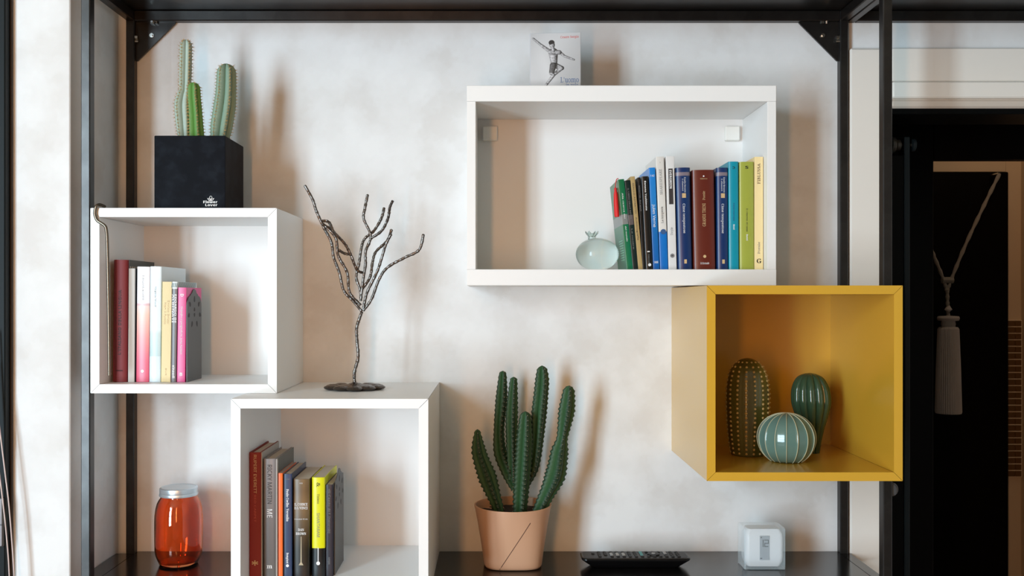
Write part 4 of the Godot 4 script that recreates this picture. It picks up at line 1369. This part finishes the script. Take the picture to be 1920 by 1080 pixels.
func build_wire_tree() -> void:
	var o := thing("wire_tree", "bare branching iron wire tree standing on the lower white box shelf", "ornament", Vector3(-0.2780, -0.1784, 0.17))
	var br := {
		"trunk": [[[0.0006, 0.006], [-0.0007, 0.0325], [0.0066, 0.0624], [0.0048, 0.0923], [0.0036, 0.1180], [0.0078, 0.1351], [0.0143, 0.1531]], 0.0, 0.0],
		"branch_a": [[[0.0143, 0.1531], [-0.0028, 0.1736], [-0.0208, 0.1950], [-0.0285, 0.2292], [-0.0392, 0.2591], [-0.0435, 0.2891], [-0.0585, 0.3190], [-0.0713, 0.3490], [-0.0777, 0.3704], [-0.0927, 0.3982]], 0.0, 0.03],
		"branch_b": [[[0.0121, 0.1651], [-0.0093, 0.1907], [-0.0135, 0.2292], [-0.0307, 0.2634], [-0.0349, 0.2976], [-0.0606, 0.3254]], 0.0, 0.022],
		"branch_c": [[[-0.0606, 0.3297], [-0.0478, 0.3276], [-0.0405, 0.3126], [-0.0349, 0.2976]], 0.022, -0.005],
		"branch_d": [[[0.0164, 0.2292], [0.0036, 0.2356], [-0.0071, 0.2634], [-0.0178, 0.2848], [-0.0307, 0.2998], [-0.0456, 0.3148], [-0.0606, 0.3233]], -0.01, 0.033],
		"branch_e": [[[-0.0322, 0.2755], [-0.0200, 0.2675], [-0.0085, 0.2655]], 0.0125, -0.011],
		"branch_f": [[[0.0121, 0.1736], [0.0100, 0.1971], [0.0023, 0.2207], [0.0078, 0.2506], [0.0121, 0.2805], [0.0185, 0.2976], [0.0356, 0.3126], [0.0506, 0.3383], [0.0557, 0.3597]], 0.0, -0.02],
		"branch_g": [[[0.0121, 0.1779], [0.0164, 0.2164], [0.0207, 0.2463], [0.0207, 0.2720], [0.0305, 0.3019], [0.0164, 0.3361], [0.0185, 0.3575], [0.0237, 0.3853]], 0.0, -0.015],
		"branch_h": [[[0.0305, 0.2976], [0.0528, 0.3126], [0.0656, 0.3361], [0.0699, 0.3575], [0.0763, 0.3704]], -0.009, 0.02],
		"branch_i": [[[0.0143, 0.1971], [0.0292, 0.2207], [0.0335, 0.2506], [0.0399, 0.2720], [0.0613, 0.2934], [0.0699, 0.3169]], -0.002, -0.025],
		"branch_j": [[[0.0164, 0.1565], [0.0250, 0.1907], [0.0442, 0.2292], [0.0549, 0.2591], [0.0634, 0.2848], [0.0741, 0.3049]], 0.0, 0.02],
		"branch_k": [[[0.0164, 0.1544], [0.0335, 0.1779], [0.0485, 0.2164], [0.0656, 0.2399], [0.0998, 0.2591], [0.1276, 0.2741], [0.1362, 0.3049]], 0.0, 0.012],
	}
	for k in br:
		var e: Array = br[k]
		var line := smooth(flat(e[0], e[1], e[2]), 8)
		var rad := []
		for i in line.size():
			rad.append((0.0032 if k == "trunk" else 0.0028) * (1.0 + 0.12 * sin(i * 2.3) + rng.randf_range(-0.1, 0.1)))
		rad[-1] *= 0.7
		var s := shape(30)
		s.tube(line, rad, 9)
		part(o, "trunk" if k == "trunk" else "branch", s, mats.iron)
	# the foot: a ring of flattened pebbles
	for i in 10:
		var a := TAU * i / 10.0 + 0.2
		var rr := 0.043 if i % 2 else 0.046
		var s := shape(50)
		var prof := []
		for q in 7:
			var b := -PI / 2 + PI * q / 6.0
			prof.append([maxf(0.0175 * cos(b), 0.0003), 0.005 + 0.005 * sin(b)])
		s.lathe(prof, 14)
		s.moved(Transform3D(Basis(Vector3.UP, a).scaled(Vector3(0.95, 1, 0.85)), Vector3(rr * cos(a), 0, rr * sin(a) * 0.9)))
		part(o, "foot_pebble", s, mats.iron)
	var c := shape(50)
	c.lathe([[0.002, 0.0], [0.035, 0.0], [0.038, 0.004], [0.034, 0.008], [0.012, 0.0095], [0.004, 0.014], [0.002, 0.015]], 20)
	part(o, "foot_plate", c, mats.iron)


func build_pomegranate() -> void:
	var o := thing("glass_pomegranate", "pale frosted glass pomegranate beside the leaning green book", "ornament", Vector3(0.206, 0.0568 + LIFT, 0.105))
	var rings := []
	for i in 25:
		var b := -PI / 2 + PI * i / 24.0
		var r := PackedVector3Array()
		for j in 48:
			var a := TAU * j / 48
			var rr := 0.043 * cos(b) * (1.0 + 0.018 * cos(6 * a)) + 0.0002
			r.append(Vector3(rr * cos(a), 0.033 + 0.0335 * sin(b), rr * sin(a)))
		rings.append(r)
	var s := shape(60)
	s.skin(rings)
	part(o, "fruit", s, mats.frosted_glass)
	var crown := []
	for e in [[0.0085, 0.062], [0.0075, 0.067], [0.009, 0.071], [0.0135, 0.0755], [0.0125, 0.0757], [0.007, 0.0715], [0.004, 0.068]]:
		var r := PackedVector3Array()
		for j in 30:
			var a := TAU * j / 30
			var tip := maxf(0.0, cos(6 * a))
			var lift: float = (e[1] - 0.07) * 0.9 * tip if e[1] > 0.0705 else 0.0
			r.append(Vector3(e[0] * cos(a) - 0.011, e[1] + lift - 0.0005, e[0] * sin(a)))
		crown.append(r)
	s = shape(50)
	s.skin(crown)
	part(o, "crown", s, mats.frosted_glass)


func ribbed(s: Shape, prof: Array, ribs: int, depth: float, segs_per := 10, power := 0.6, drift := 0.0) -> void:
	# a turned body with rounded ribs between sharp grooves; prof [radius, height]; drift leans it in x with height
	var rings := []
	var m := ribs * segs_per
	for e in prof:
		var r := PackedVector3Array()
		for j in m:
			var a := TAU * j / m
			var q := pow(absf(sin(a * ribs / 2.0)), power)
			var rr: float = e[0] * (1.0 - depth * (1.0 - q))
			r.append(Vector3(rr * cos(a) + drift * e[1], e[1], rr * sin(a)))
		rings.append(r)
	s.skin(rings)


func build_ceramics() -> void:
	var y := -0.3254 + 0.0155 + LIFT
	var g := "ceramic cacti in the yellow box shelf"
	# tall olive one with raised dots
	var o := thing("ceramic_cactus", "tall olive glazed ceramic cactus covered in raised cream dots", "ornament", Vector3(0.499, y, 0.155), g)
	var prof := [[0.0005, 0.0], [0.031, 0.0], [0.0325, 0.003], [0.0358, 0.02], [0.0392, 0.05], [0.0412, 0.085], [0.0418, 0.115], [0.041, 0.135], [0.0385, 0.152], [0.034, 0.167], [0.027, 0.1785], [0.018, 0.1865], [0.009, 0.1905], [0.0005, 0.192]]
	var sm := []
	for e in prof:
		sm.append(Vector3(e[0], e[1], 0))
	sm = smooth(sm.slice(1), 4)
	var full := [[0.0005, 0.0]]
	for e in sm:
		full.append([maxf(e.x, 0.0005), e.y])
	var s := shape(50)
	ribbed(s, full, 15, 0.02, 6, 1.0)
	part(o, "body", s, mats.glaze_olive)
	s = shape(60)
	for k in 15:
		var a := TAU * (k + 0.5) / 15.0
		for i in 21:
			var h := 0.006 + 0.0089 * i
			var r := 0.0
			var slope := 0.0
			for q in full.size() - 1:
				if full[q][1] <= h and h <= full[q + 1][1] and full[q + 1][1] > full[q][1]:
					r = lerpf(full[q][0], full[q + 1][0], (h - full[q][1]) / (full[q + 1][1] - full[q][1]))
			if r < 0.006:
				continue
			var c := Vector3(r * cos(a), h, r * sin(a))
			var size := 0.0026 * (0.65 + 0.35 * r / 0.04) * rng.randf_range(0.9, 1.1)
			var dp := []
			for q in 4:
				var b := -0.5 + (PI / 2 + 0.5) * q / 3.0
				dp.append([maxf(size * cos(b), 0.00005), size * sin(b)])
			var dot := shape()
			dot.lathe(dp, 7)
			var up := Vector3(cos(a), 0.25 * slope, sin(a)).normalized()
			var side := up.cross(Vector3.UP).normalized()
			dot.moved(Transform3D(Basis(side, up, side.cross(up)), c))
			s.p.append_array(dot.p)
			s.c.append_array(dot.c)
			s.uv.append_array(dot.uv)
	stuff(part(o, "raised_dots", s, mats.glaze_dot))
	# dark green one with rounded ribs, narrow at the foot
	o = thing("ceramic_cactus", "dark green ribbed ceramic cactus narrowing to its foot behind the round one", "ornament", Vector3(0.6295, y, 0.13), g)
	sm = []
	for e in [[0.0125, 0.0], [0.0135, 0.006], [0.0165, 0.022], [0.0225, 0.045], [0.0305, 0.07], [0.0372, 0.093], [0.0388, 0.108], [0.0365, 0.13], [0.0275, 0.149], [0.015, 0.1575], [0.0006, 0.1605]]:
		sm.append(Vector3(e[0], e[1], 0))
	full = [[0.0005, 0.0]]
	for e in smooth(sm, 4):
		full.append([maxf(e.x, 0.0005), e.y])
	s = shape(40)
	ribbed(s, full, 12, 0.16, 10, 0.65, -0.045)
	s.moved(Transform3D(Basis(), Vector3(0.008, 0, 0)))
	part(o, "body", s, mats.glaze_green)
	# squat celadon one with pale rib lines
	o = thing("ceramic_cactus", "squat round celadon ceramic cactus with thin cream ribs at the front", "ornament", Vector3(0.553, y + 0.0008, 0.232), g)
	o.rotation_degrees.y = 6.3
	full = [[0.0005, 0.0]]
	for i in 25:
		var b := lerpf(-1.03, PI / 2, i / 24.0)
		full.append([maxf(0.0518 * pow(cos(b), 0.92), 0.0005), 0.0445 + (0.0465 if b > 0 else 0.0518) * sin(b)])
	full[1][1] = 0.0
	s = shape(40)
	ribbed(s, full, 16, -0.045, 10, 0.35)
	part(o, "body", s, mats.glaze_celadon)
	var line := []
	for e in full.slice(1):
		line.append(Vector3(e[0] * 1.047, e[1] + 0.0002, 0))
	s = shape()
	s.tube(line, 0.00065, 6)
	var rm := s.mesh()
	for k in 16:
		part(o, "rib_line", rm, mats.glaze_rib).rotation.y = TAU * k / 16


func build_jar() -> void:
	var o := thing("glass_jar", "orange tinted glass jar with a tin screw lid on the black board", "jar", Vector3(-0.647, BOARD + LIFT, 0.1))
	var outer := [[0.0345, 0.0], [0.038, 0.0012], [0.0392, 0.005], [0.0425, 0.012], [0.0458, 0.021], [0.0472, 0.032], [0.0476, 0.05], [0.0476, 0.085], [0.0472, 0.1], [0.0455, 0.114], [0.0425, 0.125], [0.0385, 0.1325], [0.0358, 0.136], [0.035, 0.139], [0.035, 0.151]]
	var inner := []
	for e in outer:
		inner.append([e[0] - 0.0028, maxf(e[1], 0.006)])
	inner[0][0] = 0.002
	inner.reverse()
	var prof := outer + inner
	prof = [[0.002, 0.0]] + prof
	var s := shape(60)
	s.lathe(prof, 56, true)
	part(o, "glass", s, mats.amber_glass)
	# lid: a ribbed band and a flat disc
	s = shape(35)
	s.lathe([[0.0352, 0.1395], [0.0378, 0.1398], [0.0385, 0.142], [0.0378, 0.1445], [0.0372, 0.146], [0.0378, 0.1475], [0.0378, 0.1535], [0.0372, 0.1555], [0.0355, 0.1565], [0.0335, 0.1568], [0.033, 0.1562], [0.0005, 0.1562], [0.0005, 0.1525], [0.0352, 0.1525]], 48, true)
	part(o, "lid", s, mats.lid_tin)


func build_remote() -> void:
	var o := thing("remote_control", "black television remote control lying on the black board", "remote", Vector3(0.281, BOARD + LIFT, 0.113))
	var rings := []
	for e in [[0.086, 0.0165, 0.0], [0.089, 0.0185, 0.001], [0.1, 0.0235, 0.009], [0.107, 0.0275, 0.0145], [0.109, 0.0288, 0.0165], [0.109, 0.0288, 0.0195], [0.1075, 0.0275, 0.021]]:
		rings.append(rounded(e[0], e[1], 0.012, e[2], Vector3.ZERO, 6))
	var s := shape(35)
	s.skin(rings)
	part(o, "body", s, mats.remote_black)
	s = shape()
	s.skin([rounded(0.105, 0.0252, 0.011, 0.0205, Vector3.ZERO, 6), rounded(0.1045, 0.0248, 0.011, 0.0214, Vector3.ZERO, 6)])
	part(o, "face_plate", s, mats.remote_face)
	var but := shape()
	but.box(Vector3.ZERO, Vector3(0.0062, 0.0024, 0.0075), 0.0008)
	var bm := but.mesh()
	var pale := [[3, 1], [4, 1], [5, 1], [3, 2], [4, 2], [5, 2], [12, 0], [12, 1]]
	for i in 15:
		for j in 4:
			if (i == 0 and j != 1) or (i in [9, 10, 11] and j in [1, 2]) or (i == 2 and j == 3):
				continue
			var m: Material = mats.button_grey if pale.has([i, j]) else mats.button_teal if i == 8 and j < 3 else mats.button_dark
			part(o, "button", bm, m, Vector3(-0.084 + 0.0122 * i, 0.0223, -0.0165 + 0.011 * j))
	s = shape()
	s.lathe([[0.0005, 0.0], [0.0125, 0.0], [0.0125, 0.0022], [0.0115, 0.003], [0.006, 0.003], [0.005, 0.0022], [0.0005, 0.0022]], 24)
	part(o, "cursor_ring", s, mats.button_dark, Vector3(0.038, 0.0214, 0.0))
	s = shape()
	s.lathe([[0.0005, 0.0], [0.0042, 0.0], [0.0042, 0.0022], [0.0005, 0.003]], 16)
	part(o, "cursor_button", s, mats.button_grey, Vector3(0.038, 0.0226, 0.0))


func build_thermostat() -> void:
	var o := thing("thermostat", "white block thermostat in a clear acrylic shell with a grey display", "thermostat", Vector3(0.536, BOARD + LIFT, 0.119))
	var rings := []
	for e in [[0.0402, 0.0265, 0.0], [0.0412, 0.0278, 0.0012], [0.0412, 0.0278, 0.0805], [0.0399, 0.0262, 0.0825]]:
		rings.append(rounded(e[0], e[1], 0.003, e[2], Vector3.ZERO, 3))
	var s := shape(35)
	s.skin(rings)
	part(o, "acrylic_shell", s, mats.acrylic)
	rings = []
	# pillow shaped body, built up and tilted forward
	for i in 9:
		var t := lerpf(-1.0, 1.0, i / 8.0)
		var k := pow(1.0 - pow(absf(t), 4.0), 0.25)
		rings.append(rounded(0.0325 + 0.005 * k, 0.0228 * maxf(k, 0.75), 0.008, 0.0415 + 0.0375 * t, Vector3(0.0012, 0, 0), 6))
	s = shape(50)
	s.skin(rings)
	part(o, "body", s, mats.device_white)
	s = shape()
	s.box(Vector3(0.0005, 0.0425, 0.0229), Vector3(0.0198, 0.0486, 0.0012), 0.0004)
	var d := part(o, "display", s, mats.lcd)
	# the number 12 in strokes, a sun mark above and a small mark below
	s = shape(0)
	var z := 0.02365
	var seg := func(x0: float, y0: float, x1: float, y1: float) -> void:
		s.span(Vector3(minf(x0, x1) - 0.0008, minf(y0, y1) - 0.0008, z), Vector3(maxf(x0, x1) + 0.0008, maxf(y0, y1) + 0.0008, z + 0.0003), 0.0)
	var ox := -0.0028
	var oy := 0.0455
	seg.call(ox, oy, ox, oy + 0.0128)
	ox = 0.0004
	seg.call(ox, oy + 0.0128, ox + 0.0072, oy + 0.0128)
	seg.call(ox + 0.0072, oy + 0.0064, ox + 0.0072, oy + 0.0128)
	seg.call(ox, oy + 0.0064, ox + 0.0072, oy + 0.0064)
	seg.call(ox, oy, ox, oy + 0.0064)
	seg.call(ox, oy, ox + 0.0062, oy)
	part(d, "number", s, mats.lcd_ink)
	s = shape(0)
	s.tube([Vector3(-0.0065, 0.0635, z), Vector3(-0.0065, 0.0635, z + 0.0003)], 0.0014, 8)
	s.span(Vector3(-0.0085, 0.0208, z), Vector3(-0.0048, 0.0226, z + 0.0003), 0.0)
	part(d, "symbol", s, mats.lcd_ink)
	s = shape(0)
	s.span(Vector3(-0.0045, 0.0312, z), Vector3(0.0045, 0.0326, z + 0.0003), 0.0)
	part(d, "scale_line", s, mats.switch_grey)


func build_left_edge() -> void:
	var o := thing("steel_upright", "dark steel upright standing against the plaster pillar with two pale cables before it", "post", Vector3(-0.95, FLOOR, 0.2385))
	var s := shape()
	s.span(Vector3(-0.04, 0.0, 0.0), Vector3(0.03, CEILING - FLOOR, 0.0235), 0.002)
	part(o, "bar", s, mats.black_edge)
	s = shape()
	s.span(Vector3(0.03, 0.0, 0.0), Vector3(0.034, CEILING - FLOOR, 0.006), 0.001)
	part(o, "edge_strip", s, mat("brown_edge", Color(0.2, 0.15, 0.12), 0.6))
	o = thing("switch_plate", "small grey switch plate on the dark steel upright", "switch", Vector3(-0.938, -0.463, 0.262))
	s = shape()
	s.box(Vector3(0, 0.045, 0.003), Vector3(0.034, 0.092, 0.006), 0.002)
	part(o, "plate", s, mats.rubber)
	for y in [0.0655, 0.0205]:
		s = shape()
		s.box(Vector3(0, y, 0.0075), Vector3(0.032, 0.039 if y < 0.04 else 0.048, 0.004), 0.0015)
		part(o, "rocker", s, mats.switch_grey)
	for e in [
		["thin pale cable hanging before the steel upright, the one nearer the wall", [[-0.9340, -0.06], [-0.9284, -0.1841], [-0.9224, -0.2388], [-0.9114, -0.3284], [-0.9035, -0.3980], [-0.8945, -0.5274], [-0.885, -0.75]], 0.278],
		["thin pale cable hanging before the switch plate, the lower one", [[-0.9350, -0.12], [-0.9284, -0.2388], [-0.9214, -0.3085], [-0.9134, -0.3731], [-0.9065, -0.4378], [-0.9005, -0.5274], [-0.895, -0.75]], 0.284]]:
		var p0: Array = e[1][-1]
		var c := thing("cable", e[0], "cable", Vector3(p0[0], p0[1], e[2]), "")
		var line := []
		for q in smooth(flat(e[1]), 6):
			line.append(q - Vector3(p0[0], p0[1], 0))
		s = shape()
		s.tube(line, 0.0013, 6)
		part(c, "wire", s, mats.cable)


func build_column_lamp() -> void:
	# a tall slim lamp by the front wall, behind the eye
	var o := thing("column_lamp", "tall slim column lamp with a glowing warm shade by the window wall", "lamp", Vector3(-0.40, FLOOR, 2.395))
	var s := shape()
	s.lathe([[0.001, 0.001], [0.09, 0.001], [0.09, 0.02], [0.02, 0.028], [0.015, 0.032], [0.015, 0.66]], 28)
	part(o, "base", s, mats.steel)
	var glow := mat("lamp_shade", Color(1.0, 0.86, 0.7), 0.6)
	glow.emission_enabled = true
	glow.emission = Color(1.0, 0.66, 0.45)
	glow.emission_energy_multiplier = 1.5
	s = shape()
	s.lathe([[0.001, 0.66], [0.038, 0.66], [0.04, 0.665], [0.04, 2.0], [0.038, 2.005], [0.001, 2.005]], 32)
	part(o, "shade", s, glow)
